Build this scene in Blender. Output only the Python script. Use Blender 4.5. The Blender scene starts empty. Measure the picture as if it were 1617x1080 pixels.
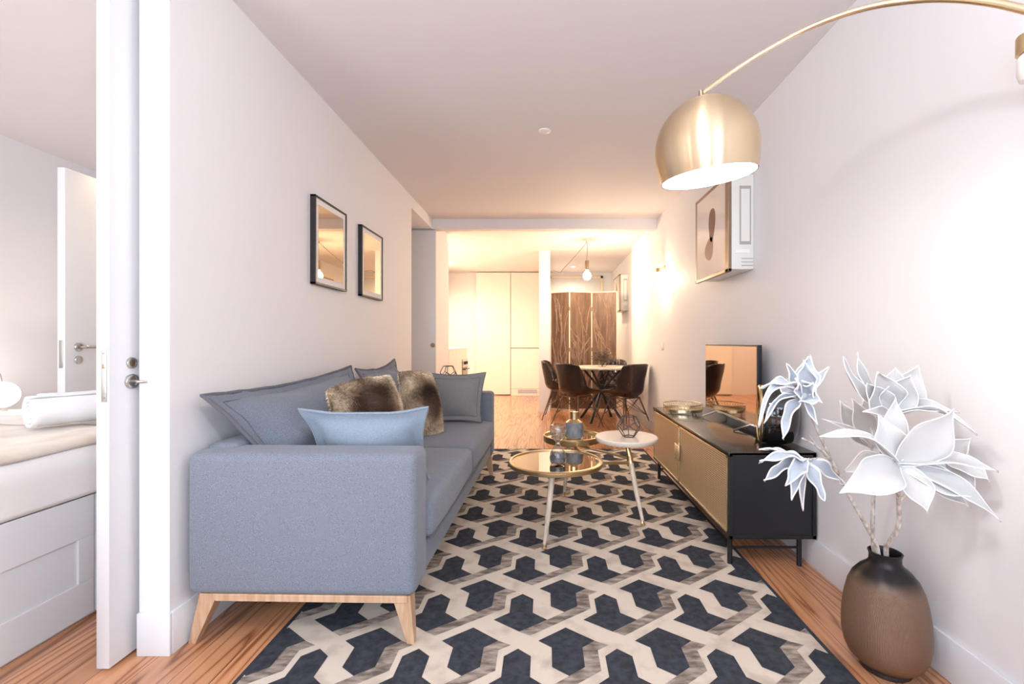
import bpy, bmesh, math, random
from mathutils import Vector, Matrix, noise

# ------------------------------------------------------------------ scene, camera, light
S = bpy.context.scene
COL = S.collection
R = math.radians
PI = math.pi

CAM_H = 1.10
F = 720.0                      # focal length in pixels at 1617 wide
def P(px, py, d):              # photograph direction at depth d -> room coordinates
    return Vector(((px - 860) * d / F, d, CAM_H - (py - 540) * d / F))

cam_data = bpy.data.cameras.new('camera')
cam_data.sensor_width = 36
cam_data.lens = F / 1617 * 36
cam_data.shift_x = -(860 - 808.5) / 1617
cam_data.clip_start = 0.05
cam = bpy.data.objects.new('camera', cam_data)
COL.objects.link(cam)
cam.location = (0, 0, CAM_H)
cam.rotation_euler = (R(90), 0, 0)
S.camera = cam

S.view_settings.view_transform = 'Standard'
S.view_settings.look = 'None'
S.view_settings.gamma = 1
S.view_settings.use_curve_mapping = False
S.view_settings.exposure = 1.25

W = bpy.data.worlds.new('world')
S.world = W
W.use_nodes = True
W.node_tree.nodes['Background'].inputs[0].default_value = (0.78, 0.88, 1.0, 1)
W.node_tree.nodes['Background'].inputs[1].default_value = 1.0

def light(name, kind, loc, power, color, size=0.1, size_y=None, rot=(0, 0, 0), parent=None, spot=None, blend=0.6):
    l = bpy.data.lights.new(name, kind)
    l.energy = power
    l.color = color
    if kind == 'AREA':
        l.size = size
        if size_y:
            l.shape = 'RECTANGLE'; l.size_y = size_y
    else:
        l.shadow_soft_size = size
    if kind == 'SPOT':
        l.spot_size = spot; l.spot_blend = blend
    o = bpy.data.objects.new(name, l)
    COL.objects.link(o)
    o.location = Vector(loc) - (parent.location if parent else Vector((0, 0, 0)))
    o.rotation_euler = rot
    if parent: o.parent = parent
    return o

WARM = (1.0, 0.60, 0.32)
WARM2 = (1.0, 0.76, 0.52)
# daylight coming in through the two tall windows behind the camera
light('daylight_left_window', 'AREA', (-0.62, -1.40, 1.35), 10.5, (0.68, 0.82, 1.0), 0.9, 2.0, (R(90), 0, 0))
light('daylight_right_window', 'AREA', (0.62, -1.40, 1.35), 10.5, (0.68, 0.82, 1.0), 0.9, 2.0, (R(90), 0, 0))
light('daylight_bedroom_window', 'AREA', (-2.75, -1.40, 1.45), 30, (0.92, 0.96, 1.0), 1.3, 1.9, (R(90), 0, 0))

# ------------------------------------------------------------------ materials
def nodes_of(m):
    m.use_nodes = True
    nt = m.node_tree
    return nt, nt.nodes, nt.links, nt.nodes['Principled BSDF']

def mat(name, col, rough=0.5, metal=0.0, bump=0, bscale=200, col2=None, cscale=8, spec=0.5, coat=0, sheen=0,
        stretch=(1, 1, 1), aniso=0, detail=4, lo=0.35, hi=0.65, bdist=0.002):
    m = bpy.data.materials.new(name)
    nt, N, L, b = nodes_of(m)
    b.inputs['Base Color'].default_value = (*col, 1)
    b.inputs['Roughness'].default_value = rough
    b.inputs['Metallic'].default_value = metal
    b.inputs['Specular IOR Level'].default_value = spec
    b.inputs['Coat Weight'].default_value = coat
    b.inputs['Coat Roughness'].default_value = 0.05
    b.inputs['Sheen Weight'].default_value = sheen
    b.inputs['Anisotropic'].default_value = aniso
    tc = N.new('ShaderNodeTexCoord')
    mp = N.new('ShaderNodeMapping')
    mp.inputs['Scale'].default_value = stretch
    L.new(tc.outputs['Object'], mp.inputs['Vector'])
    if col2:
        n = N.new('ShaderNodeTexNoise'); n.inputs['Scale'].default_value = cscale
        n.inputs['Detail'].default_value = detail
        r = N.new('ShaderNodeValToRGB')
        r.color_ramp.elements[0].position = lo; r.color_ramp.elements[1].position = hi
        r.color_ramp.elements[0].color = (*col, 1); r.color_ramp.elements[1].color = (*col2, 1)
        L.new(mp.outputs[0], n.inputs['Vector']); L.new(n.outputs['Fac'], r.inputs[0])
        L.new(r.outputs[0], b.inputs['Base Color'])
    if bump:
        n2 = N.new('ShaderNodeTexNoise'); n2.inputs['Scale'].default_value = bscale
        n2.inputs['Detail'].default_value = 3
        bp = N.new('ShaderNodeBump'); bp.inputs['Strength'].default_value = bump
        bp.inputs['Distance'].default_value = bdist
        L.new(mp.outputs[0], n2.inputs['Vector']); L.new(n2.outputs['Fac'], bp.inputs['Height'])
        L.new(bp.outputs[0], b.inputs['Normal'])
    return m

def emit(name, col, strength):
    m = bpy.data.materials.new(name)
    nt, N, L, b = nodes_of(m)
    b.inputs['Base Color'].default_value = (*col, 1)
    b.inputs['Emission Color'].default_value = (*col, 1)
    b.inputs['Emission Strength'].default_value = strength
    return m

def glassmat(name, col=(1, 1, 1), rough=0.0, thin=True, pw=2.2, mn=0.05):
    m = bpy.data.materials.new(name)
    nt, N, L, b = nodes_of(m)
    if thin:                                    # thin pane: mostly clear with a reflection
        N.remove(b)
        t = N.new('ShaderNodeBsdfTransparent'); t.inputs[0].default_value = (*col, 1)
        g = N.new('ShaderNodeBsdfGlossy'); g.inputs['Roughness'].default_value = rough
        lw = N.new('ShaderNodeLayerWeight'); lw.inputs[0].default_value = 0.5
        pw5 = N.new('ShaderNodeMath'); pw5.operation = 'POWER'; pw5.inputs[1].default_value = pw; L.new(lw.outputs['Facing'], pw5.inputs[0])
        fr = N.new('ShaderNodeMath'); fr.operation = 'MULTIPLY_ADD'; fr.inputs[1].default_value = 0.9 - mn; fr.inputs[2].default_value = mn; L.new(pw5.outputs[0], fr.inputs[0])
        mx = N.new('ShaderNodeMixShader')
        L.new(fr.outputs[0], mx.inputs[0]); L.new(t.outputs[0], mx.inputs[1]); L.new(g.outputs[0], mx.inputs[2])
        L.new(mx.outputs[0], N['Material Output'].inputs[0])
    else:
        b.inputs['Base Color'].default_value = (*col, 1)
        b.inputs['Transmission Weight'].default_value = 1
        b.inputs['Roughness'].default_value = rough
    return m

M = {}
M['wall'] = mat('wall_paint', (0.83, 0.815, 0.83), 0.6, bump=0.05, bscale=90)
M['ceil'] = mat('ceiling_paint', (0.81, 0.775, 0.78), 0.7, bump=0.04, bscale=90)
M['trim'] = mat('trim_paint', (0.76, 0.76, 0.78), 0.4, bump=0.02, bscale=40)
M['door'] = mat('door_lacquer', (0.71, 0.71, 0.72), 0.35, bump=0.02, bscale=40)
M['kitchen'] = mat('kitchen_lacquer', (0.86, 0.83, 0.76), 0.35, bump=0.01, bscale=40)
M['gap'] = mat('shadow_gap', (0.25, 0.22, 0.2), 0.7, bump=0.02, bscale=40)
M['steel'] = mat('brushed_steel', (0.55, 0.53, 0.50), 0.28, 1, bump=0.05, bscale=150, stretch=(1, 1, 12))
M['brass'] = mat('brushed_brass', (0.70, 0.53, 0.30), 0.28, 1, bump=0.06, bscale=120, stretch=(20, 20, 1))
M['pale_brass'] = mat('pale_brass', (0.73, 0.62, 0.42), 0.25, 1, bump=0.05, bscale=120)
M['bronze'] = mat('bronze', (0.34, 0.25, 0.17), 0.35, 1, bump=0.05, bscale=120)
M['black'] = mat('black_metal', (0.012, 0.013, 0.016), 0.38, 0.0, bump=0.03, bscale=200)
M['blackframe'] = mat('black_frame', (0.02, 0.017, 0.015), 0.4, bump=0.02, bscale=100)
M['blacktop'] = mat('black_lacquer_top', (0.018, 0.017, 0.016), 0.22, coat=0.4, bump=0.01, bscale=100)
M['gloss'] = mat('black_glaze', (0.006, 0.005, 0.005), 0.06, coat=1.0, bump=0.02, bscale=12)
M['mirror'] = mat('bronze_mirror', (0.72, 0.58, 0.44), 0.015, 1, bump=0.002, bscale=2)
M['tabmirror'] = mat('table_mirror', (0.62, 0.52, 0.42), 0.02, 1, bump=0.002, bscale=2)
M['screen'] = mat('tv_screen', (0.47, 0.36, 0.29), 0.02, 1.0, bump=0.001, bscale=2)
M['mat_board'] = mat('mat_board', (0.88, 0.84, 0.80), 0.8, bump=0.02, bscale=80)
M['marble'] = mat('white_marble', (0.80, 0.71, 0.62), 0.3, col2=(0.66, 0.55, 0.45), cscale=9, lo=0.5, hi=0.8, bump=0.01, bscale=50)
M['legwood'] = mat('oak_leg', (0.60, 0.40, 0.26), 0.45, col2=(0.48, 0.29, 0.17), cscale=22, stretch=(3, 3, 0.4), bump=0.05, bscale=60)
M['paleleg'] = mat('whitewashed_leg', (0.72, 0.63, 0.52), 0.4, col2=(0.55, 0.44, 0.33), cscale=30, stretch=(2, 2, 0.5), bump=0.05, bscale=60)
M['linen'] = mat('white_linen', (0.80, 0.775, 0.76), 0.9, bump=0.35, bscale=9, bdist=0.02, sheen=0.2)
M['towel'] = mat('white_towel', (0.80, 0.80, 0.82), 1.0, bump=0.6, bscale=260, sheen=0.4)
M['throw'] = mat('beige_throw', (0.56, 0.46, 0.36), 0.95, col2=(0.74, 0.66, 0.57), cscale=5, bump=0.5, bscale=200, sheen=0.4)
M['petal'] = None
M['stem'] = mat('stem_wrap', (0.36, 0.30, 0.25), 0.9, col2=(0.75, 0.70, 0.64), cscale=70, stretch=(1, 1, 0.5), bump=0.4, bscale=150)
M['leather'] = mat('dark_brown_leather', (0.030, 0.014, 0.010), 0.25, col2=(0.017, 0.009, 0.007), cscale=6, bump=0.12, bscale=120, coat=0.15)
M['concrete'] = mat('grey_ceramic', (0.13, 0.14, 0.15), 0.6, col2=(0.24, 0.25, 0.26), cscale=25, bump=0.15, bscale=60)
M['sand'] = mat('grey_sand', (0.10, 0.11, 0.12), 0.9, bump=0.4, bscale=400)
M['plastic'] = mat('white_plastic', (0.80, 0.78, 0.74), 0.35, bump=0.01, bscale=60)
M['greyplastic'] = mat('grey_plastic', (0.42, 0.40, 0.37), 0.4, bump=0.02, bscale=60)
M['glass'] = glassmat('clear_glass')
M['rod'] = mat('dark_bronze_rod', (0.17, 0.125, 0.095), 0.35, 1, bump=0.03, bscale=120)
M['wire'] = mat('dark_wire', (0.075, 0.05, 0.04), 0.4, bump=0.03, bscale=120)
M['bulb'] = emit('bulb_glow', (1.0, 0.80, 0.52), 30)
M['lampglow'] = emit('lamp_inner_glow', (1.0, 0.94, 0.86), 2.2)
M['whiteglow'] = emit('lamp_globe_glow', (1.0, 0.92, 0.80), 3.0)
M['cream_edge'] = mat('cream_edge', (0.80, 0.68, 0.52), 0.5, bump=0.03, bscale=60)
M['carved'] = mat('carved_wood', (0.13, 0.070, 0.042), 0.42, col2=(0.22, 0.125, 0.078), cscale=7, stretch=(3, 3, 0.5), bump=0.6, bscale=14, bdist=0.01)
M['ridge'] = mat('carved_wood_ridge', (0.36, 0.23, 0.155), 0.35, col2=(0.24, 0.14, 0.085), cscale=12, bump=0.2, bscale=40)
M['dry'] = mat('dried_foliage', (0.09, 0.06, 0.04), 0.8, col2=(0.22, 0.16, 0.11), cscale=60, bump=0.1, bscale=90)
M['white_enamel'] = mat('white_enamel', (0.9, 0.88, 0.85), 0.4, bump=0.01, bscale=40)
M['ovenglass'] = mat('oven_glass', (0.16, 0.09, 0.06), 0.15, bump=0.01, bscale=20)

def fabric(name, c1, c2, bstr=0.15):
    """mélange weave: fine crossed threads of two tones"""
    m = bpy.data.materials.new(name)
    nt, N, L, b = nodes_of(m)
    tc = N.new('ShaderNodeTexCoord')
    n = N.new('ShaderNodeTexNoise'); n.inputs['Scale'].default_value = 650; n.inputs['Detail'].default_value = 2
    n2 = N.new('ShaderNodeTexNoise'); n2.inputs['Scale'].default_value = 9
    r = N.new('ShaderNodeValToRGB')
    r.color_ramp.elements[0].position = 0.38; r.color_ramp.elements[1].position = 0.62
    r.color_ramp.elements[0].color = (*c1, 1); r.color_ramp.elements[1].color = (*c2, 1)
    L.new(tc.outputs['Object'], n.inputs['Vector']); L.new(tc.outputs['Object'], n2.inputs['Vector'])
    L.new(n.outputs['Fac'], r.inputs[0]); L.new(r.outputs[0], b.inputs['Base Color'])
    bp = N.new('ShaderNodeBump'); bp.inputs['Strength'].default_value = bstr; bp.inputs['Distance'].default_value = 0.001
    L.new(n.outputs['Fac'], bp.inputs['Height'])
    bp2 = N.new('ShaderNodeBump'); bp2.inputs['Strength'].default_value = 0.15; bp2.inputs['Distance'].default_value = 0.02
    L.new(n2.outputs['Fac'], bp2.inputs['Height']); L.new(bp.outputs[0], bp2.inputs['Normal'])
    L.new(bp2.outputs[0], b.inputs['Normal'])
    b.inputs['Roughness'].default_value = 0.95
    b.inputs['Sheen Weight'].default_value = 0.15
    return m
M['sofa'] = fabric('grey_sofa_fabric', (0.104, 0.119, 0.153), (0.242, 0.268, 0.325))
M['greyfab'] = fabric('warm_grey_fabric', (0.15, 0.145, 0.145), (0.31, 0.30, 0.295))
M['sofa_pipe'] = mat('grey_piping', (0.13, 0.13, 0.15), 0.95, bump=0.3, bscale=300)
M['blue'] = fabric('pale_blue_grey_fabric', (0.17, 0.215, 0.27), (0.29, 0.345, 0.415))

def floor_mat():
    m = bpy.data.materials.new('pine_floorboards')
    nt, N, L, b = nodes_of(m)
    tc = N.new('ShaderNodeTexCoord')
    sx = N.new('ShaderNodeSeparateXYZ'); L.new(tc.outputs['Object'], sx.inputs[0])
    def math_(op, a, v=None, v2=None):
        k = N.new('ShaderNodeMath'); k.operation = op
        if isinstance(a, (int, float)): k.inputs[0].default_value = a
        else: L.new(a, k.inputs[0])
        if v is not None:
            if isinstance(v, (int, float)): k.inputs[1].default_value = v
            else: L.new(v, k.inputs[1])
        return k.outputs[0]
    u = math_('DIVIDE', sx.outputs['X'], 0.135)
    idx = math_('FLOOR', u)
    fr = math_('FRACT', u)
    wn = N.new('ShaderNodeTexWhiteNoise'); wn.noise_dimensions = '1D'; L.new(idx, wn.inputs['W'])
    off = math_('MULTIPLY', wn.outputs['Value'], 17.0)
    # grain: long stretched rings per board
    cx = N.new('ShaderNodeCombineXYZ')
    L.new(math_('ADD', math_('MULTIPLY', sx.outputs['X'], 5.5), off), cx.inputs['X'])
    L.new(math_('ADD', math_('MULTIPLY', sx.outputs['Y'], 0.30), off), cx.inputs['Y'])
    n = N.new('ShaderNodeTexNoise'); n.inputs['Scale'].default_value = 1.6; n.inputs['Detail'].default_value = 1.5
    L.new(cx.outputs[0], n.inputs['Vector'])
    rings = math_('FRACT', math_('MULTIPLY', n.outputs['Fac'], 10.0))
    tri = math_('ABSOLUTE', math_('SUBTRACT', rings, 0.5))
    r = N.new('ShaderNodeValToRGB'); L.new(tri, r.inputs[0])
    e = r.color_ramp.elements
    e[0].position = 0.0; e[0].color = (0.64, 0.31, 0.155, 1)
    e[1].position = 0.5; e[1].color = (0.25, 0.09, 0.036, 1)
    k = e.new(0.33); k.color = (0.56, 0.255, 0.125, 1)
    k = e.new(0.43); k.color = (0.38, 0.15, 0.065, 1)
    # board tone
    hs = N.new('ShaderNodeHueSaturation'); L.new(r.outputs[0], hs.inputs['Color'])
    L.new(math_('ADD', math_('MULTIPLY', wn.outputs['Value'], 0.35), 0.85), hs.inputs['Value'])
    # seams
    seam = math_('GREATER_THAN', math_('ABSOLUTE', math_('SUBTRACT', fr, 0.5)), 0.491)
    mx = N.new('ShaderNodeMixRGB'); L.new(seam, mx.inputs[0]); L.new(hs.outputs[0], mx.inputs[1])
    mx.inputs[2].default_value = (0.10, 0.04, 0.02, 1)
    L.new(mx.outputs[0], b.inputs['Base Color'])
    b.inputs['Roughness'].default_value = 0.30
    b.inputs['Coat Weight'].default_value = 0.5
    b.inputs['Coat Roughness'].default_value = 0.12
    bp = N.new('ShaderNodeBump'); bp.inputs['Strength'].default_value = 0.12; bp.inputs['Distance'].default_value = 0.001
    L.new(tri, bp.inputs['Height']); L.new(bp.outputs[0], b.inputs['Normal'])
    return m
M['floor'] = floor_mat()

def petal_mat(name='white_foam_petal', col=(0.74, 0.735, 0.73)):
    m = bpy.data.materials.new(name)
    nt, N, L, b = nodes_of(m)
    tc = N.new('ShaderNodeTexCoord')
    n = N.new('ShaderNodeTexNoise'); n.inputs['Scale'].default_value = 180
    L.new(tc.outputs['Object'], n.inputs['Vector'])
    bp = N.new('ShaderNodeBump'); bp.inputs['Strength'].default_value = 0.3; bp.inputs['Distance'].default_value = 0.001
    L.new(n.outputs['Fac'], bp.inputs['Height']); L.new(bp.outputs[0], b.inputs['Normal'])
    b.inputs['Base Color'].default_value = (*col, 1)
    b.inputs['Roughness'].default_value = 0.7
    t = N.new('ShaderNodeBsdfTranslucent'); t.inputs[0].default_value = (*col, 1)
    mx = N.new('ShaderNodeMixShader'); mx.inputs[0].default_value = 0.35
    L.new(b.outputs[0], mx.inputs[1]); L.new(t.outputs[0], mx.inputs[2])
    L.new(mx.outputs[0], N['Material Output'].inputs[0])
    return m
M['petal'] = petal_mat()
M['daylight_tint_petal'] = petal_mat('blue_daylight_tinted_petal', (0.56, 0.61, 0.68))  # white petal again, with the blue cast of daylight mixed into its colour
M['petal_edge'] = mat('white_petal_rim', (0.92, 0.92, 0.92), 0.8, bump=0.2, bscale=150)

def fur_mat():
    m = bpy.data.materials.new('faux_fur')
    nt, N, L, b = nodes_of(m)
    at = N.new('ShaderNodeAttribute'); at.attribute_name = 'furcol'
    L.new(at.outputs['Color'], b.inputs['Base Color'])
    b.inputs['Roughness'].default_value = 0.55
    b.inputs['Sheen Weight'].default_value = 0.05
    n = N.new('ShaderNodeTexNoise'); n.inputs['Scale'].default_value = 300
    bp = N.new('ShaderNodeBump'); bp.inputs['Strength'].default_value = 0.3
    L.new(n.outputs['Fac'], bp.inputs['Height']); L.new(bp.outputs[0], b.inputs['Normal'])
    return m
M['fur'] = fur_mat()

def rug_mats():
    out = []
    for nm, ca, cb, sc, lo, hi, stretch in [
        ('rug_cream_pile', (0.68, 0.59, 0.495), (0.42, 0.345, 0.285), 10, 0.50, 0.80, (1, 1, 1)),
        ('rug_charcoal_pile', (0.034, 0.037, 0.047), (0.064, 0.068, 0.083), 40, 0.35, 0.7, (1, 1, 1)),
        ('rug_mottled_pile', (0.15, 0.118, 0.100), (0.47, 0.395, 0.335), 18, 0.36, 0.68, (0.9, 2.6, 1)),
        ('rug_edge_binding', (0.035, 0.037, 0.045), (0.06, 0.06, 0.07), 40, 0.35, 0.7, (1, 1, 1))]:
        m = mat(nm, ca, 0.95, col2=cb, cscale=sc, lo=lo, hi=hi, stretch=stretch, bump=0.7, bscale=500, spec=0.15, detail=8)
        out.append(m)
    return out

def vase_mat():
    """hammered bronze body under a smooth dark shoulder"""
    m = bpy.data.materials.new('hammered_bronze_vase')
    nt, N, L, b = nodes_of(m)
    tc = N.new('ShaderNodeTexCoord'); sx = N.new('ShaderNodeSeparateXYZ'); L.new(tc.outputs['Object'], sx.inputs[0])
    r = N.new('ShaderNodeValToRGB'); L.new(sx.outputs['Z'], r.inputs[0])
    e = r.color_ramp.elements
    e[0].position = 0.03; e[0].color = (0.035, 0.025, 0.02, 1)
    e[1].position = 0.325; e[1].color = (0.016, 0.014, 0.016, 1)
    k = e.new(0.05); k.color = (0.20, 0.105, 0.058, 1)
    k = e.new(0.285); k.color = (0.20, 0.125, 0.080, 1)
    L.new(r.outputs[0], b.inputs['Base Color'])
    v = N.new('ShaderNodeTexVoronoi'); v.inputs['Scale'].default_value = 240; v.inputs['Randomness'].default_value = 0.35
    mp = N.new('ShaderNodeMapping'); mp.inputs['Scale'].default_value = (1, 1, 2.2)
    L.new(tc.outputs['Object'], mp.inputs[0]); L.new(mp.outputs[0], v.inputs['Vector'])
    r2 = N.new('ShaderNodeValToRGB'); L.new(sx.outputs['Z'], r2.inputs[0])
    r2.color_ramp.elements[0].position = 0.285; r2.color_ramp.elements[0].color = (1, 1, 1, 1)
    r2.color_ramp.elements[1].position = 0.31; r2.color_ramp.elements[1].color = (0, 0, 0, 1)
    bp = N.new('ShaderNodeBump'); bp.inputs['Distance'].default_value = 0.0016
    L.new(r2.outputs[0], bp.inputs['Strength']); L.new(v.outputs['Distance'], bp.inputs['Height'])
    L.new(bp.outputs[0], b.inputs['Normal'])
    b.inputs['Roughness'].default_value = 0.36
    b.inputs['Metallic'].default_value = 0.35
    return m
M['vase'] = vase_mat()

def quilt_mat():
    m = M['leather'].copy(); m.name = 'quilted_leather'
    nt = m.node_tree; N = nt.nodes; L = nt.links; b = N['Principled BSDF']
    tc = N.new('ShaderNodeTexCoord')
    mp = N.new('ShaderNodeMapping'); mp.inputs['Rotation'].default_value = (0, R(45), 0)
    v = N.new('ShaderNodeTexVoronoi'); v.inputs['Scale'].default_value = 15; v.inputs['Randomness'].default_value = 0
    v.voronoi_dimensions = '3D'
    L.new(tc.outputs['Object'], mp.inputs[0]); L.new(mp.outputs[0], v.inputs['Vector'])
    bp = N.new('ShaderNodeBump'); bp.invert = True; bp.inputs['Strength'].default_value = 1.0; bp.inputs['Distance'].default_value = 0.02
    L.new(v.outputs['Distance'], bp.inputs['Height']); L.new(bp.outputs[0], b.inputs['Normal'])
    return m
M['quilt'] = quilt_mat()

def mesh_panel_mat():
    """perforated pale-gold metal door sheet: small holes in staggered rows over a dark backing"""
    m = bpy.data.materials.new('woven_gold_door')
    nt, N, L, b = nodes_of(m)
    tc = N.new('ShaderNodeTexCoord'); sx = N.new('ShaderNodeSeparateXYZ'); L.new(tc.outputs['Object'], sx.inputs[0])
    def mt(op, a, v):
        k = N.new('ShaderNodeMath'); k.operation = op
        if isinstance(a, (int, float)): k.inputs[0].default_value = a
        else: L.new(a, k.inputs[0])
        if isinstance(v, (int, float)): k.inputs[1].default_value = v
        else: L.new(v, k.inputs[1])
        return k.outputs[0]
    rz = mt('DIVIDE', sx.outputs['Z'], 0.0115)
    wave = mt('ABSOLUTE', mt('SUBTRACT', mt('FRACT', rz, 0), 0.5), 0)
    ry = mt('DIVIDE', sx.outputs['Y'], 0.0115)
    wy = mt('ABSOLUTE', mt('SUBTRACT', mt('FRACT', ry, 0), 0.5), 0)
    hole = mt('MULTIPLY', mt('LESS_THAN', wave, 0.24), mt('LESS_THAN', wy, 0.30))
    mx = N.new('ShaderNodeMixRGB'); L.new(hole, mx.inputs[0])
    mx.inputs[1].default_value = (0.62, 0.43, 0.235, 1); mx.inputs[2].default_value = (0.10, 0.055, 0.028, 1)
    L.new(mx.outputs[0], b.inputs['Base Color'])
    b.inputs['Roughness'].default_value = 0.42
    b.inputs['Metallic'].default_value = 0.25
    bp = N.new('ShaderNodeBump'); bp.invert = True; bp.inputs['Strength'].default_value = 0.6; bp.inputs['Distance'].default_value = 0.003
    L.new(hole, bp.inputs['Height']); L.new(bp.outputs[0], b.inputs['Normal'])
    return m
M['weave'] = mesh_panel_mat()

# ------------------------------------------------------------------ mesh helpers
class MB:
    """collects shapes, then links them as one mesh object"""
    def __init__(s):
        s.bm = bmesh.new(); s.mi = 0
    def _mark(s, n0):
        s.bm.faces.ensure_lookup_table()
        for f in s.bm.faces[n0:]: f.material_index = s.mi
    def box(s, x0, x1, y0, y1, z0, z1, bev=0.0, seg=2, mtx=None):
        t = bmesh.new()
        bmesh.ops.create_cube(t, size=1)
        for v in t.verts:
            v.co = Vector(((x0 + x1) / 2 + v.co.x * (x1 - x0), (y0 + y1) / 2 + v.co.y * (y1 - y0), (z0 + z1) / 2 + v.co.z * (z1 - z0)))
        if bev: bmesh.ops.bevel(t, geom=list(t.edges), offset=bev, segments=seg, profile=0.5, affect='EDGES')
        if mtx: bmesh.ops.transform(t, matrix=mtx, verts=t.verts)
        s.merge(t); return s
    def merge(s, t):
        n0 = len(s.bm.faces)
        me = bpy.data.meshes.new('tmp'); t.to_mesh(me); t.free()
        s.bm.from_mesh(me); bpy.data.meshes.remove(me)
        s._mark(n0)
    def tube(s, pts, r, seg=10, caps=True):
        pts = [Vector(p) for p in pts]
        rs = r if isinstance(r, (list, tuple)) else [r] * len(pts)
        n0 = len(s.bm.faces)
        rings = []
        up = None
        for i, p in enumerate(pts):
            a = pts[max(i - 1, 0)]; b = pts[min(i + 1, len(pts) - 1)]
            t = (b - a).normalized()
            if up is None:
                up = Vector((0, 0, 1)) if abs(t.z) < 0.9 else Vector((1, 0, 0))
            n = (up - t * up.dot(t))
            if n.length < 1e-5: n = t.orthogonal()
            n.normalize(); up = n
            bn = t.cross(n)
            rings.append([s.bm.verts.new(p + (n * math.cos(2 * PI * k / seg) + bn * math.sin(2 * PI * k / seg)) * rs[i]) for k in range(seg)])
        for i in range(len(rings) - 1):
            for k in range(seg):
                s.bm.faces.new((rings[i][k], rings[i][(k + 1) % seg], rings[i + 1][(k + 1) % seg], rings[i + 1][k]))
        if caps:
            s.bm.faces.new(rings[0][::-1]); s.bm.faces.new(rings[-1])
        s._mark(n0); return s
    def bar(s, a, b, wx, wy, top=None):
        """square bar from a (bottom) to b (top); top = (wx, wy) at b"""
        a = Vector(a); b = Vector(b); n0 = len(s.bm.faces)
        tw = top or (wx, wy)
        q = []
        for c, (w, h) in ((a, (wx, wy)), (b, tw)):
            q.append([s.bm.verts.new(c + Vector((i * w / 2, j * h / 2, 0))) for i, j in ((-1, -1), (1, -1), (1, 1), (-1, 1))])
        for k in range(4): s.bm.faces.new((q[0][k], q[0][(k + 1) % 4], q[1][(k + 1) % 4], q[1][k]))
        s.bm.faces.new(q[0][::-1]); s.bm.faces.new(q[1]); s._mark(n0); return s
    def lathe(s, prof, c=(0, 0, 0), seg=40, mtx=None, cap=False):
        n0 = len(s.bm.faces); c = Vector(c); rings = []
        for r, z in prof:
            ring = []
            for k in range(seg):
                v = Vector((r * math.cos(2 * PI * k / seg), r * math.sin(2 * PI * k / seg), z))
                if mtx: v = mtx @ v
                ring.append(s.bm.verts.new(v + c))
            rings.append(ring)
        for i in range(len(rings) - 1):
            for k in range(seg):
                s.bm.faces.new((rings[i][k], rings[i][(k + 1) % seg], rings[i + 1][(k + 1) % seg], rings[i + 1][k]))
        if cap:
            s.bm.faces.new(rings[0][::-1]); s.bm.faces.new(rings[-1])
        s._mark(n0); return s
    def torus(s, c, R_, r, seg=48, rseg=8, mtx=None):
        prof = [(R_ + r * math.cos(2 * PI * k / rseg), r * math.sin(2 * PI * k / rseg)) for k in range(rseg + 1)]
        return s.lathe(prof, c, seg, mtx)
    def grid(s, fn, nu, nv, close_u=False):
        n0 = len(s.bm.faces)
        g = [[s.bm.verts.new(fn(i / nu, j / nv)) for i in range(nu + (0 if close_u else 1))] for j in range(nv + 1)]
        m = len(g[0])
        for j in range(nv):
            for i in range(nu):
                s.bm.faces.new((g[j][i], g[j][(i + 1) % m], g[j + 1][(i + 1) % m], g[j + 1][i]))
        s._mark(n0); return s
    def ico(s, c, r, sub=2, scale=(1, 1, 1)):
        t = bmesh.new(); bmesh.ops.create_icosphere(t, subdivisions=sub, radius=r)
        for v in t.verts: v.co = Vector((v.co.x * scale[0], v.co.y * scale[1], v.co.z * scale[2])) + Vector(c)
        s.merge(t); return s
    def build(s, name, mats, parent=None, smooth=True, world=True, solid=0, sub=0, merge=True, angle=40):
        if merge: bmesh.ops.remove_doubles(s.bm, verts=s.bm.verts, dist=1e-5)
        bmesh.ops.recalc_face_normals(s.bm, faces=s.bm.faces)
        if parent is not None and world:
            root = parent
            while root.parent: root = root.parent
            bmesh.ops.translate(s.bm, verts=s.bm.verts, vec=-root.location)
        me = bpy.data.meshes.new(name); s.bm.to_mesh(me); s.bm.free()
        for m in (mats if isinstance(mats, (list, tuple)) else [mats]): me.materials.append(m)
        if smooth:
            me.polygons.foreach_set('use_smooth', [True] * len(me.polygons))
            me.set_sharp_from_angle(angle=R(angle))
        o = bpy.data.objects.new(name, me); COL.objects.link(o)
        if parent is not None: o.parent = parent
        if solid:
            md = o.modifiers.new('thickness', 'SOLIDIFY'); md.thickness = solid; md.offset = 0
        if sub:
            md = o.modifiers.new('smooth', 'SUBSURF'); md.levels = sub; md.render_levels = sub
        return o

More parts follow.
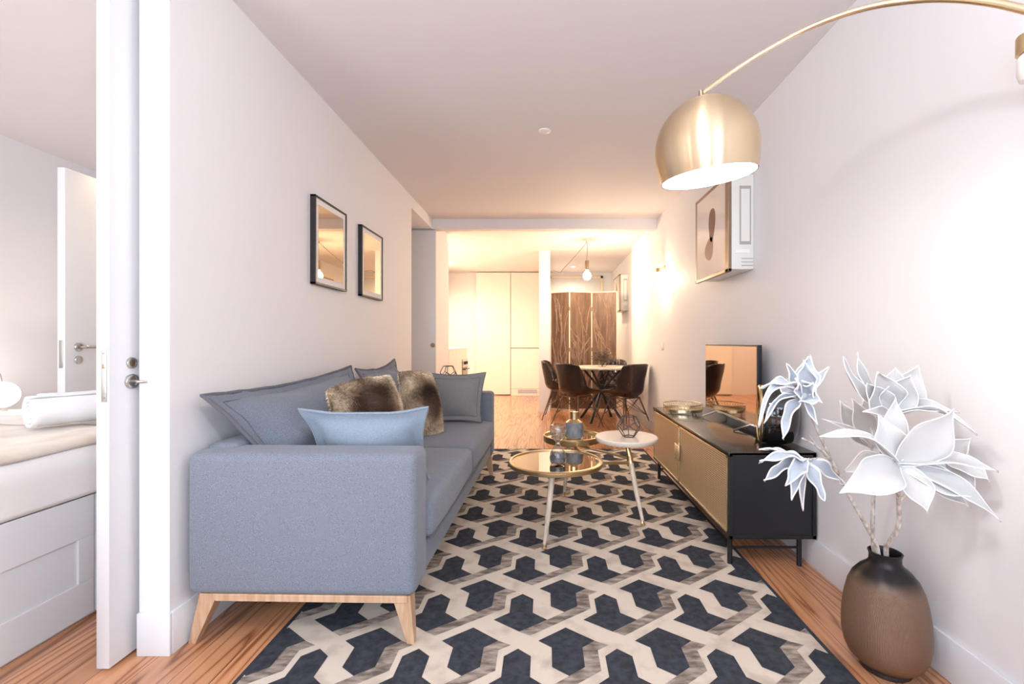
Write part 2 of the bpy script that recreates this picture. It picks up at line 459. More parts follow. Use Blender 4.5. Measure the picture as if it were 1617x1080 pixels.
def thing(name, label, cat, loc=(0, 0, 0), rotz=0, group=None):
    o = bpy.data.objects.new(name, None); COL.objects.link(o)
    o.empty_display_size = 0.1
    o.location = loc; o.rotation_euler = (0, 0, rotz)
    o['label'] = label; o['category'] = cat
    if group: o['group'] = group
    return o
def tag(o, label, cat, group=None, kind=None):
    o['label'] = label; o['category'] = cat
    if group: o['group'] = group
    if kind: o['kind'] = kind
    return o
def struct(o, label=None, cat=None):
    o['kind'] = 'structure'
    if label: o['label'] = label
    if cat: o['category'] = cat
    return o
def shift_origin(o, loc):
    """move a world-built top-level mesh's origin to loc"""
    o.data.transform(Matrix.Translation(-Vector(loc))); o.location = loc; return o
def copy_tree(o, parent=None):
    c = o.copy(); COL.objects.link(c)
    if parent: c.parent = parent
    for ch in list(o.children): copy_tree(ch, c)
    return c
def bez(a, b, c, d, n=16):
    a, b, c, d = map(Vector, (a, b, c, d)); out = []
    for i in range(n + 1):
        t = i / n; out.append(a * (1 - t) ** 3 + b * 3 * t * (1 - t) ** 2 + c * 3 * t * t * (1 - t) + d * t ** 3)
    return out
def spline(pts, n=8):
    pts = [Vector(p) for p in pts]; out = []
    for i in range(len(pts) - 1):
        p0 = pts[max(i - 1, 0)]; p1 = pts[i]; p2 = pts[i + 1]; p3 = pts[min(i + 2, len(pts) - 1)]
        for k in range(n):
            t = k / n
            out.append(0.5 * ((2 * p1) + (p2 - p0) * t + (2 * p0 - 5 * p1 + 4 * p2 - p3) * t * t + (3 * p1 - p0 - 3 * p2 + p3) * t ** 3))
    out.append(pts[-1]); return out

# ------------------------------------------------------------------ room shell
WX = 1.32           # right wall
LX = -1.32          # left wall face
CZ = 2.545          # main ceiling
BD = 5.36           # beam depth
BZ = 2.43
YB = -1.6           # wall with the windows
YE = 9.50           # far end
FLR = MB().box(-3.9, 1.9, YB - 0.1, YE + 0.1, -0.1, 0).build('floor', M['floor'], smooth=False)
struct(FLR, 'orange brown pine floorboards running away from the viewer', 'floor')
struct(MB().box(LX - 0.3, WX + 0.3, YB - 0.1, BD, CZ, CZ + 0.1).build('ceiling', M['ceil'], smooth=False), 'pale flat living room ceiling', 'ceiling')
struct(MB().box(-3.0, 1.7, BD, YE + 0.1, CZ, CZ + 0.1).build('ceiling_far', M['ceil'], smooth=False), 'ceiling over kitchen and dining corner beyond the beam', 'ceiling')
struct(MB().box(-3.9, LX - 0.3, YB - 0.1, 4.6, CZ, CZ + 0.1).build('ceiling_bedroom', M['ceil'], smooth=False), 'bedroom ceiling seen through the door opening', 'ceiling')
struct(MB().box(LX, WX, BD, BD + 0.12, BZ, CZ).build('trim_beam', M['ceil'], smooth=False), 'shallow ceiling beam between living room and kitchen', 'beam')
# right wall
struct(MB().box(WX, WX + 0.1, YB, 6.9, 0, CZ).build('wall_right', M['wall'], smooth=False), 'long white wall on the right behind the sideboard', 'wall')
struct(MB().box(1.40, 1.5, 6.9, YE, 0, CZ).box(WX + 0.1, 1.5, 6.8, 6.9, 0, CZ).build('wall_right_far', M['wall'], smooth=False), 'far stretch of right wall beside the folding screen', 'wall')
struct(MB().box(WX - 0.012, WX, YB, 6.9, 0, 0.142, 0.003).build('baseboard_right', M['trim']), 'flat white baseboard along the right wall', 'baseboard')
struct(MB().box(1.388, 1.40, 6.9, YE, 0, 0.142, 0.003).build('baseboard_right_far', M['trim']), 'flat white baseboard behind the folding screen', 'baseboard')
# left wall : living-side leaf of a pocket wall, end face at y=1.61, opening at the far end
WALL_Y0 = 1.605
b = MB()
b.box(LX - 0.107, LX, WALL_Y0, 4.52, 0, CZ)
b.box(LX - 0.107, LX, 4.52, BD, BZ, CZ)
b.box(LX - 0.107, LX, YB, WALL_Y0, 2.46, CZ)           # header over the bedroom opening
b.box(LX - 0.30, LX, YB, -0.3, 0, CZ)
struct(b.build('wall_left', M['wall'], smooth=False), 'white wall on the left behind the sofa', 'wall')
b = MB()
b.box(LX - 0.25, LX - 0.18, WALL_Y0, 4.52, 0, CZ).box(LX - 0.25, LX - 0.107, YB, WALL_Y0, 2.46, CZ).box(LX - 0.25, LX - 0.107, 4.42, 4.52, 0, CZ)
struct(b.build('wall_bedroom_right', M['wall'], smooth=False), 'bedroom side of the pocket door wall', 'wall')
b = MB()
b.box(LX - 0.107, LX + 0.010, WALL_Y0 - 0.012, WALL_Y0, 0, 0.150, 0.003).box(LX, LX + 0.012, WALL_Y0, 4.52, 0, 0.150, 0.003)
struct(b.build('baseboard_left', M['trim']), 'flat white baseboard around the left wall end', 'baseboard')
# recess at the far left, with the flush door face and the block beyond it
struct(MB().box(-1.72, -1.62, 4.52, 5.38, 0, CZ).box(-1.72, LX - 0.107, 4.42, 4.52, 0, CZ).build('wall_recess', M['wall'], smooth=False), 'side of the shallow recess past the sofa', 'wall')
struct(MB().box(-1.62, LX - 0.107, 4.52, BD, BZ, BZ + 0.02).build('ceiling_recess', M['ceil'], smooth=False), 'low ceiling inside the recess past the sofa', 'ceiling')
struct(MB().box(-2.1, -1.285, 5.42, 6.10, 0, BZ - 0.012).build('wall_kitchen_block', M['wall'], smooth=False), 'wall block between the recess and kitchen', 'wall')
struct(MB().box(-2.1, -1.30, 5.42, 6.10, BZ - 0.012, CZ).build('wall_kitchen_header', M['wall'], smooth=False), 'strip of wall over the block beside the kitchen', 'wall')
d = MB().box(-1.62, -1.283, 5.375, 5.42, 0.006, BZ - 0.014, 0.002).build('door_3', M['door'])
struct(d, 'flush grey-white door leaf in the recess past the sofa', 'door')
kx = P(683, 545, 5.36)
k = MB().lathe([(0.0, -0.014), (0.022, -0.014), (0.026, -0.009), (0.026, 0.0)], (kx.x, 5.374, kx.z), 24, Matrix.Rotation(R(-90), 3, 'X')).build('door_knob', M['bronze'], d)
k['label'] = 'small round dark bronze pull'
# kitchen walls
struct(MB().box(-2.1, -2.0, 6.10, YE, 0, CZ).build('wall_kitchen_left', M['kitchen'], smooth=False), 'bright kitchen wall above the counter', 'wall')
struct(MB().box(-2.1, 1.5, YE, YE + 0.1, 0, CZ).build('wall_back', M['wall'], smooth=False), 'wall at the far end behind the tall cupboards', 'wall')
struct(MB().box(-0.088, 0.088, 7.20, YE, 0, CZ).build('wall_partition', M['wall'], smooth=False), 'narrow partition wall between kitchen and dining corner', 'wall')
# wall with windows behind the camera
b = MB()
b.box(-3.9, -3.45, YB - 0.1, YB, 0, CZ).box(-2.05, -1.1, YB - 0.1, YB, 0, CZ).box(-0.14, 0.14, YB - 0.1, YB, 0, CZ).box(1.1, 1.5, YB - 0.1, YB, 0, CZ)
for x0, x1 in ((-3.45, -2.05), (-1.1, -0.14), (0.14, 1.1)): b.box(x0, x1, YB - 0.1, YB, 2.4, CZ).box(x0, x1, YB - 0.1, YB, 0, 0.28)
struct(b.build('wall_front', M['wall'], smooth=False), 'wall with tall windows facing the room', 'wall')
for i, (x0, x1) in enumerate(((-1.1, -0.14), (0.14, 1.1), (-3.45, -2.05))):
    f = MB()
    xm = (x0 + x1) / 2
    for a, c in ((x0, x0 + 0.06), (x1 - 0.06, x1), (xm - 0.04, xm + 0.04)): f.box(a, c, YB - 0.07, YB - 0.01, 0.28, 2.4, 0.004)
    f.box(x0, x1, YB - 0.07, YB - 0.01, 0.28, 0.34, 0.004).box(x0, x1, YB - 0.07, YB - 0.01, 2.34, 2.4, 0.004).box(x0, x1, YB - 0.065, YB - 0.015, 1.85, 1.90, 0.004)
    w = struct(f.build('window_%d' % (i + 1), M['trim']), 'tall white-framed window behind the viewer', 'window')
    MB().box(x0 + 0.05, x1 - 0.05, YB - 0.045, YB - 0.039, 0.33, 2.35).build('pane', M['glass'], w, smooth=False)
# bedroom shell
struct(MB().box(-3.90, -3.80, YB, 4.6, 0, CZ).build('wall_bedroom_left', M['wall'], smooth=False), 'far bedroom wall seen through the door opening', 'wall')
struct(MB().box(-3.8, -2.85, 4.5, 4.6, 0, CZ).box(-2.85, -1.9, 4.5, 4.6, 2.15, CZ).box(-1.9, -1.42, 4.5, 4.6, 0, CZ).build('wall_bedroom_back', M['wall'], smooth=False), 'bedroom end wall with the doorway', 'wall')
struct(MB().box(-3.80, -3.788, YB, 4.5, 0, 0.14, 0.003).build('baseboard_bedroom', M['trim']), 'bedroom baseboard behind the bed', 'baseboard')

# ------------------------------------------------------------------ doors
DX0, DX1 = -1.492, -1.449
d = MB().box(DX0, DX1, 1.517, 2.42, 0.012, 2.44, 0.002).build('door_1', M['door'])
struct(d, 'white pocket door half slid out beside the bedroom opening', 'door')
# edge plate of the lock
m = MB()
m.box(-1.4735, -1.4555, 1.5145, 1.517, 0.90, 1.08, 0.001).ico((-1.4645, 1.514, 1.062), 0.0035, 1).ico((-1.4645, 1.514, 0.915), 0.0035, 1)
m.build('lock_plate', M['steel'], d)['label'] = 'steel lock edge plate'
MB().box(-1.469, -1.460, 1.5135, 1.5146, 1.012, 1.026, 0.0004).build('lock_slot', M['bronze'], d)
def rosette(c, r, dep):
    return MB().lathe([(0.0001, 0), (0.0001, dep * 0.5), (r * 0.62, dep * 0.5), (r * 0.66, dep), (r * 0.93, dep), (r, dep * 0.6), (r, 0)], c, 32, Matrix.Rotation(R(90), 3, 'Y'))
hy = 1.598
rosette((DX1, hy, 1.1 - (573 - 540) * hy / F), 0.020, 0.006).build('key_rosette', M['steel'], d)
MB().lathe([(0.0001, 0.0), (0.013, 0.0), (0.013, 0.002), (0.0001, 0.002)], (DX1 + 0.003, hy, 1.1 - 33 * hy / F), 24, Matrix.Rotation(R(90), 3, 'Y')).build('keyhole', M['bronze'], d)
hz = 1.1 - (602 - 540) * hy / F
rosette((DX1, hy, hz), 0.026, 0.008).build('handle_rosette', M['steel'], d)
h = MB().tube(spline([(DX1, hy, hz), (DX1 + 0.018, hy - 0.004, hz + 0.001), (DX1 + 0.034, hy - 0.006, hz - 0.001), (DX1 + 0.050, hy + 0.012, hz - 0.003)], 6), 0.0055, 10)
h.build('turn_latch', M['steel'], d)['label'] = 'short steel turn latch'

d = MB().box(-2.79, -2.745, 2.61, 3.45, 0.01, 2.10, 0.002).build('door_2', M['door'])
struct(d, 'open white bedroom door standing beyond the bed', 'door')
hz = 1.1 - (548 - 540) * 2.66 / F
rosette((-2.745, 2.685, hz), 0.026, 0.010).build('handle_rosette', M['steel'], d)
rosette((-2.745, 2.685, hz - 0.075), 0.024, 0.008).build('key_rosette', M['steel'], d)
MB().tube(spline([(-2.745, 2.685, hz), (-2.705, 2.685, hz), (-2.695, 2.70, hz), (-2.695, 2.83, hz)], 6), 0.009, 10).build('door_handle', M['steel'], d)
MB().box(-2.778, -2.757, 2.6075, 2.61, hz - 0.12, hz + 0.04, 0.001).build('lock_plate', M['steel'], d)
m = MB().tube([(-2.79, 2.685, hz), (-2.83, 2.685, hz), (-2.83, 2.80, hz)], 0.009, 10).build('door_handle', M['steel'], d)

# entrance door behind the screen
d = MB().box(0.14, 1.16, YE - 0.03, YE, 0.0, 2.42, 0.003).build('door_4', M['door'])
struct(d, 'white entrance door behind the folding screen', 'door')
MB().box(0.09, 0.14, YE - 0.05, YE, 0, 2.47, 0.003).box(1.16, 1.21, YE - 0.05, YE, 0, 2.47, 0.003).box(0.09, 1.21, YE - 0.05, YE, 2.42, 2.47, 0.003).build('door_frame', M['cream_edge'], d)
MB().box(0.25, 1.05, YE - 0.036, YE - 0.028, 2.0, 2.34, 0.003).build('door_panel', M['door'], d)

# ------------------------------------------------------------------ rug
def build_rug():
    mats = rug_mats()
    x0, x1, y0, y1 = -1.0, 1.01, 1.15, 4.66
    b = MB()
    z = 0.010
    bd = 0.018
    def edge(u, base, k): return base + 0.006 * noise.noise(Vector((u * 3.1, k, 0)))
    b.mi = 3; b.box(x0, x1, y0, y1, 0.0005, z, 0.003)
    b.mi = 0; b.box(x0 + bd, x1 - bd, y0 + bd, y1 - bd, z - 0.002, z + 0.0008)
    def clip(poly):
        for ax, lim, sg in ((0, x0 + bd, 1), (0, x1 - bd, -1), (1, y0 + bd, 1), (1, y1 - bd, -1)):
            out = []
            for i, p in enumerate(poly):
                q = poly[(i + 1) % len(poly)]
                ip = (p[ax] - lim) * sg >= 0; iq = (q[ax] - lim) * sg >= 0
                if ip: out.append(p)
                if ip != iq:
                    t = (lim - p[ax]) / (q[ax] - p[ax]); out.append((p[0] + t * (q[0] - p[0]), p[1] + t * (q[1] - p[1])))
            poly = out
            if len(poly) < 3: return []
        return poly
    Pq = [(0, 2.090), (0.103, 2.013), (0.055, 1.976), (0.055, 1.878), (0, 1.838), (-0.055, 1.878), (-0.055, 1.976), (-0.103, 2.013)]
    Qq = [(0.177, 1.970), (0.177 + 0.047, 1.931), (0.177 + 0.047, 1.833), (0.177 + 0.105, 1.787), (0.177, 1.713), (0.177 - 0.105, 1.787), (0.177 - 0.047, 1.833), (0.177 - 0.047, 1.931)]
    # mottled strip: right wing of P, down its flank, on to the lower tip of the Q to the lower left
    Mq = [(0.103, 2.013), (0.055, 1.976), (0.055, 1.878), (-0.173, 1.713), (-0.135, 1.690), (0.108, 1.862), (0.108, 1.962), (0.150, 1.990)]
    T = 0.3515
    for i in range(-5, 5):
        for j in range(-9, 4):
            for poly, mi, dz in ((Mq, 2, 0.0004), (Pq, 1, 0.0009), (Qq, 1, 0.0009)):
                pp = clip([(0.08 + p[0] + i * T, p[1] - j * T) for p in poly])
                if not pp: continue
                b.mi = mi; n0 = len(b.bm.faces)
                b.bm.faces.new([b.bm.verts.new((p[0], p[1], z + 0.0008 + dz)) for p in pp]); b._mark(n0)
    o = b.build('rug', mats, smooth=False, merge=False)
    # keep pattern faces looking up
    me = o.data
    bm = bmesh.new(); bm.from_mesh(me)
    for f in bm.faces:
        if f.normal.z < 0 and min(v.co.z for v in f.verts) > z: f.normal_flip()
    bm.to_mesh(me); bm.free()
    shift_origin(o, (0, 2.9, 0))
    tag(o, 'large charcoal rug with interlocking cream geometric trellis on the pine floor', 'rug')
build_rug()

# ------------------------------------------------------------------ sofa
def pillow(b, c, bf, bb, flange=0.05, n=26, sag=0.035, wr=0.006, seed=0):
    """c = corners bottom-left, bottom-right, top-right, top-left; bulge bf forward (towards normal), bb back"""
    c = [Vector(v) for v in c]
    nrm = (c[1] - c[0]).cross(c[3] - c[0]).normalized()
    cen = sum(c, Vector()) / 4
    def at(u, v, side):
        p = c[0] * (1 - u) * (1 - v) + c[1] * u * (1 - v) + c[2] * u * v + c[3] * (1 - u) * v
        eu = min(u, 1 - u); ev = min(v, 1 - v)
        su = 4 * u * (1 - u); sv = 4 * v * (1 - v)
        # edges drawn in between the corners
        wv = (1 - min(ev / 0.5, 1)) ; wu = (1 - min(eu / 0.5, 1))
        mv = (c[2] + c[3]) / 2 - (c[0] + c[1]) / 2; mu = (c[1] + c[2]) / 2 - (c[0] + c[3]) / 2
        p = p + mv.normalized() * (sag * su * wv * (1 if v < 0.5 else -1)) + mu.normalized() * (sag * sv * wu * (1 if u < 0.5 else -1))
        fu = max(0, (eu * mu.length - flange)) / (0.5 * mu.length - flange); fv = max(0, (ev * mv.length - flange)) / (0.5 * mv.length - flange)
        h = (1 - (1 - fu) ** 2.3) ** 0.75 * (1 - (1 - fv) ** 2.3) ** 0.75
        w = noise.noise(p * 7 + Vector((seed, 0, 0))) * wr * (0.4 + h) + noise.noise(p * 22 + Vector((seed, 3, 0))) * wr * 0.4
        th = 0.004 if (fu == 0 or fv == 0) else 0.005
        wave = noise.noise(p * 9 + Vector((seed * 2, 5, 1))) * 0.012 * (1 - h)
        return p + nrm * (wave + ((th + bf * h + w) if side > 0 else -(th + bb * h - w * 0.5)))
    def warp(t):          # more samples near the border
        return 0.5 - 0.5 * math.cos(PI * t) * (0.65 + 0.35 * abs(math.cos(PI * t)))
    n0 = len(b.bm.faces)
    g = {}
    for s in (1, -1):
        for j in range(n + 1):
            for i in range(n + 1):
                g[s, i, j] = b.bm.verts.new(at(min(max(warp(i / n), 0), 1), min(max(warp(j / n), 0), 1), s))
    for j in range(n):
        for i in range(n):
            b.bm.faces.new((g[1, i, j], g[1, i + 1, j], g[1, i + 1, j + 1], g[1, i, j + 1]))
            b.bm.faces.new((g[-1, i, j], g[-1, i, j + 1], g[-1, i + 1, j + 1], g[-1, i + 1, j]))
    for i in range(n):
        for a, c_ in (((i, 0), (i + 1, 0)), ((i + 1, n), (i, n)), ((0, i + 1), (0, i)), ((n, i), (n, i + 1))):
            b.bm.faces.new((g[1, *a], g[-1, *a], g[-1, *c_], g[1, *c_]))
    b._mark(n0)
    return at, warp

SX0, SX1 = -1.268, -0.437
SY0, SY1 = 1.63, 3.78
sofa = thing('sofa', 'three-seat grey fabric sofa on splayed oak legs against the left wall', 'sofa', (-0.8525, 2.705, 0), R(-1.3))
AZ = 0.70
# near arm, far arm: thick padded slabs, slightly bellied
def arm(y0, y1):
    b = MB(); b.box(SX0, SX1, y0, y1, 0.188, AZ, 0.03, 5)
    bmesh.ops.subdivide_edges(b.bm, edges=[e for e in b.bm.edges if e.calc_length() > 0.3], cuts=6, use_grid_fill=True)
    cx, cz, cy = (SX0 + SX1) / 2, (0.188 + AZ) / 2, (y0 + y1) / 2
    for v in b.bm.verts:
        k = max(0, 1 - ((v.co.x - cx) / 0.44) ** 2) * max(0, 1 - ((v.co.z - cz) / 0.26) ** 2)
        v.co.y += 0.012 * k * (1 if v.co.y > cy else -1)
    return b
arm(SY0, SY0 + 0.165).build('arm', M['sofa'], sofa)
arm(SY1 - 0.165, SY1).build('arm', M['sofa'], sofa)
MB().box(SX0, SX0 + 0.13, SY0 + 0.09, SY1 - 0.03, 0.19, 0.715, 0.025, 4).build('back_frame', M['sofa'], sofa)
MB().box(SX0 + 0.02, SX1 - 0.012, SY0 + 0.1, SY1 - 0.1, 0.19, 0.325, 0.02, 3).build('seat_base', M['sofa'], sofa)
def seat(y0, y1):
    b = MB(); b.box(SX0 + 0.13, SX1 + 0.012, y0, y1, 0.325, 0.478, 0.032, 4)
    bmesh.ops.subdivide_edges(b.bm, edges=[e for e in b.bm.edges if e.calc_length() > 0.25], cuts=8, use_grid_fill=True)
    for v in b.bm.verts:
        tx = (v.co.x - (SX0 + 0.13)) / (SX1 - SX0 - 0.13); ty = (v.co.y - y0) / (y1 - y0)
        k = max(0, 4 * tx * (1 - tx)) ** 0.6 * max(0, 4 * ty * (1 - ty)) ** 0.6
        if v.co.z > 0.42: v.co.z += 0.020 * k + 0.004 * noise.noise(v.co * 9)
        if v.co.x > SX1 - 0.03: v.co.x += 0.012 * max(0, 4 * ty * (1 - ty)) ** 0.5 + 0.004 * noise.noise(v.co * 14)
    return b
ym = 2.69
seat(SY0 + 0.168, ym - 0.002).build('seat_cushion', M['sofa'], sofa)
seat(ym + 0.002, SY1 - 0.168).build('seat_cushion', M['sofa'], sofa)
# piping along the lower edge of the seat cushions
MB().tube([(SX1 + 0.012, SY0 + 0.18, 0.33), (SX1 + 0.020, 2.7, 0.328), (SX1 + 0.012, SY1 - 0.18, 0.33)], 0.006, 8).build('piping', M['sofa_pipe'], sofa)
# wooden under-frame
b = MB()
b.box(SX0 + 0.10, SX1 - 0.03, SY0 + 0.01, SY0 + 0.035, 0.163, 0.190, 0.003)
b.box(SX0 + 0.10, SX1 - 0.03, SY1 - 0.035, SY1 - 0.01, 0.163, 0.190, 0.003)
b.box(SX1 - 0.060, SX1 - 0.034, SY0 + 0.04, SY1 - 0.04, 0.163, 0.190, 0.003)
b.box(SX0 + 0.03, SX0 + 0.055, SY0 + 0.04, SY1 - 0.04, 0.163, 0.190, 0.003)
b.build('wooden_rail', M['legwood'], sofa, smooth=False)
for sx in (0, 1):
    for sy in (0, 1):
        tx = SX0 + 0.075 if sx == 0 else SX1 - 0.055
        bx = SX0 + 0.005 if sx == 0 else SX1 - 0.022
        y = SY0 + 0.042 if sy == 0 else SY1 - 0.042
        MB().bar((bx, y + (-0.006 if sy == 0 else 0.006), 0.0 if sx == 0 else 0.011), (tx, y, 0.189), 0.026, 0.026, (0.066, 0.056)).build('leg', M['legwood'], sofa, smooth=False)
b = MB().lathe([(0.0001, -0.012), (0.026, -0.012), (0.030, 0), (0.026, 0.012), (0.0001, 0.012)], (-1.14, 1.92, 0.030), 24, Matrix.Rotation(R(90), 3, 'X'))
b.tube([(-1.14, 1.92, 0.03), (-1.14, 1.92, 0.19)], 0.010, 8)
b.build('support_castor', M['black'], sofa)['label'] = 'black castor under the frame'
MB().ico((-1.14, 1.9055, 0.030), 0.006, 1).build('castor_hub', M['white_enamel'], sofa)

def cushion(name, label, cat, corners, bf, bb, m, group=None, **kw):
    b = MB(); at, warp = pillow(b, corners, bf, bb, **kw)
    c = [Vector(v) for v in corners]
    base = (c[0] + c[1]) / 2
    root = thing(name, label, cat, base, 0, group)
    b.build('cushion_cover', m, root)
    return root, at, warp
def piped(root, at, warp, m, r=0.0035, a=0.07, c=0.10):
    """stitched seam line between flange and padding"""
    b = MB(); pts = []
    L_ = [(a + (1 - 2 * a) * k / 14, c) for k in range(14)] + [(1 - a, c + (1 - 2 * c) * k / 14) for k in range(14)] + [(1 - a - (1 - 2 * a) * k / 14, 1 - c) for k in range(14)] + [(a, 1 - c - (1 - 2 * c) * k / 14) for k in range(15)]
    b.tube([at(u, v, 1) for u, v in L_], r, 6)
    b.build('seam', m, root)
# rim cord for flanged cushions
def rim(root, at, m, r=0.006):
    q = [k / 20 for k in range(20)]
    L_ = [(t, 0) for t in q] + [(1, t) for t in q] + [(1 - t, 1) for t in q] + [(0, 1 - t) for t in q] + [(0, 0)]
    MB().tube([(at(u, v, 1) + at(u, v, -1)) / 2 for u, v in L_], r, 8).build('edge_cord', m, root)

r_, at, wp = cushion('back_cushion', 'large grey back cushion at the near end of the sofa', 'cushion',
    [(-1.02, 1.84, 0.500), (-1.02, 2.72, 0.500), (-1.20, 2.83, 0.952), (-1.255, 1.675, 0.905)], 0.135, 0.04, M['sofa'], 'sofa back cushions', flange=0.045, seed=1, sag=0.03, wr=0.020)
rim(r_, at, M['sofa_pipe'], 0.008)
piped(r_, at, wp, M['sofa_pipe'], 0.0025, 0.042, 0.082)
r_, at, wp = cushion('back_cushion', 'large grey back cushion at the far end of the sofa', 'cushion',
    [(-1.00, 2.82, 0.500), (-1.00, 3.52, 0.500), (-1.19, 3.60, 0.962), (-1.19, 2.87, 0.93)], 0.135, 0.04, M['sofa'], 'sofa back cushions', flange=0.045, seed=4, sag=0.04, wr=0.020)
rim(r_, at, M['sofa_pipe'], 0.008)
piped(r_, at, wp, M['sofa_pipe'], 0.0025, 0.042, 0.082)
r_, at, wp = cushion('lumbar_cushion', 'small grey cushion leaning on the far arm of the sofa', 'cushion',
    [(-0.88, 3.42, 0.497), (-0.475, 3.42, 0.497), (-0.455, 3.53, 0.865), (-0.90, 3.53, 0.86)], 0.065, 0.05, M['greyfab'], None, flange=0.035, seed=7, sag=0.02)
rim(r_, at, M['sofa_pipe'], 0.005)
piped(r_, at, wp, M['sofa_pipe'], 0.0022)
r_, at, wp = cushion('lumbar_cushion', 'pale blue grey flanged cushion leaning inside the near sofa arm', 'cushion',
    [(-0.505, 1.99, 0.502), (-0.96, 1.99, 0.502), (-0.985, 1.83, 0.832), (-0.468, 1.83, 0.838)], 0.065, 0.065, M['blue'], None, flange=0.04, seed=9, sag=0.028)
rim(r_, at, M['blue'], 0.006)
piped(r_, at, wp, M['blue'], 0.0022)

def fur_cushion(label, corners, seed, dark_uv):
    b = MB(); at, warp = pillow(b, corners, 0.10, 0.07, flange=0.0, seed=seed, sag=-0.012, n=22)
    c = [Vector(v) for v in corners]
    rnd = random.Random(seed)
    lay = b.bm.loops.layers.color.new('furcol')
    cream = Vector((0.84, 0.75, 0.63)); brown = Vector((0.23, 0.14, 0.075))
    def colour(u, v, p):
        t = math.exp(-(((u - dark_uv[0]) / 0.36) ** 2 + ((v - dark_uv[1]) / 0.33) ** 2))
        t = 1.5 * t + 0.40 * noise.noise(p * 11 + Vector((seed, 1, 2))) + 0.18 * noise.noise(p * 40) - 0.05
        t = min(max(t, 0), 1)
        return cream.lerp(brown, t)
    up = (c[3] - c[0]).normalized(); rt = (c[1] - c[0]).normalized(); nrm = rt.cross(up)
    def uv_of(p):
        u = (p - c[0]).dot(c[1] - c[0]) / (c[1] - c[0]).length_squared; v = (p - c[0]).dot(c[3] - c[0]) / (c[3] - c[0]).length_squared
        return u, v
    for f in b.bm.faces:
        p = f.calc_center_median(); u, v = uv_of(p); k = colour(u, v, p)
        for l in f.loops: l[lay] = (*(k * 0.85), 1)
    comb = (rt * 0.35 - up * 0.9)
    for q in range(18000):
        u = rnd.random(); v = rnd.random(); s = 1 if rnd.random() < 0.74 else -1
        if rnd.random() < 0.25:
            if rnd.random() < .5: u = rnd.choice((0.0, 1.0))
            else: v = rnd.choice((0.0, 1.0))
        p = at(u, v, s)
        e = 0.5 - max(abs(u - 0.5), abs(v - 0.5))
        out = ((u - 0.5) * rt + (v - 0.5) * up).normalized() * max(0.0, 1 - e * 7)
        fl = Vector((noise.noise(p * 11), noise.noise(p * 11 + Vector((9, 0, 0))), noise.noise(p * 11 + Vector((0, 9, 0)))))
        d = (nrm * s * 0.55 + out * 1.0 + comb * 0.55 + fl * 1.1 + Vector((rnd.gauss(0, .25), rnd.gauss(0, .25), rnd.gauss(0, .25)))).normalized()
        ln = rnd.uniform(0.010, 0.020); w = rnd.uniform(0.0007, 0.0013)
        sd = d.cross(nrm)
        if sd.length < 1e-3: continue
        sd = sd.normalized() * w
        mid = p + d * ln * 0.55; tip = p + d * ln + comb * 0.006
        vs = [b.bm.verts.new(x) for x in (p - sd, p + sd, mid + sd, mid - sd, tip)]
        k = colour(u, v, p) * rnd.uniform(0.75, 1.3)
        for f in (b.bm.faces.new((vs[0], vs[1], vs[2], vs[3])), b.bm.faces.new((vs[3], vs[2], vs[4]))):
            for l in f.loops: l[lay] = (*k, 1)
    base = (c[0] + c[1]) / 2
    me = bpy.data.meshes.new('faux_fur_cushion')
    bmesh.ops.translate(b.bm, verts=b.bm.verts, vec=-base); b.bm.to_mesh(me); b.bm.free()
    me.materials.append(M['fur']); me.polygons.foreach_set('use_smooth', [True] * len(me.polygons))
    o = bpy.data.objects.new('faux_fur_cushion', me); COL.objects.link(o); o.location = base
    tag(o, label, 'cushion', 'faux fur cushions on the sofa')
fur_cushion('brown and cream faux fur cushion behind the pale blue cushion', [(-0.86, 2.02, 0.53), (-0.665, 2.26, 0.515), (-0.80, 2.33, 0.925), (-1.00, 2.10, 0.875)], 3, (0.47, 0.66))
fur_cushion('brown faux fur cushion in the middle of the sofa, further from viewer', [(-0.845, 2.88, 0.53), (-0.69, 3.04, 0.515), (-0.79, 3.14, 0.885), (-0.95, 2.97, 0.895)], 8, (0.60, 0.55))

# ------------------------------------------------------------------ pictures on the left wall
for (y0, y1, lab) in ((2.566, 2.977, 'black-framed golden print nearest the camera on the left wall'), (3.225, 3.64, 'black-framed golden print farther along the left wall')):
    z0, z1 = 1.428, 1.933
    root = thing('picture_frame', lab, 'picture', (LX, (y0 + y1) / 2, z0), 0, 'framed prints over the sofa')
    xf = -1.29
    b = MB(); w = 0.012
    b.box(LX, xf, y0, y0 + w, z0, z1, 0.001).box(LX, xf, y1 - w, y1, z0, z1, 0.001).box(LX, xf, y0, y1, z0, z0 + w, 0.001).box(LX, xf, y0, y1, z1 - w, z1, 0.001)
    b.build('frame', M['blackframe'], root, smooth=False)
    MB().box(LX, xf - 0.006, y0 + w, y1 - w, z0 + w, z1 - w).build('mat_board', M['mat_board'], root, smooth=False)
    MB().box(xf - 0.006, xf - 0.004, y0 + 0.045, y1 - 0.045, z0 + 0.045, z1 - 0.045).build('glazed_print', M['mirror'], root, smooth=False)

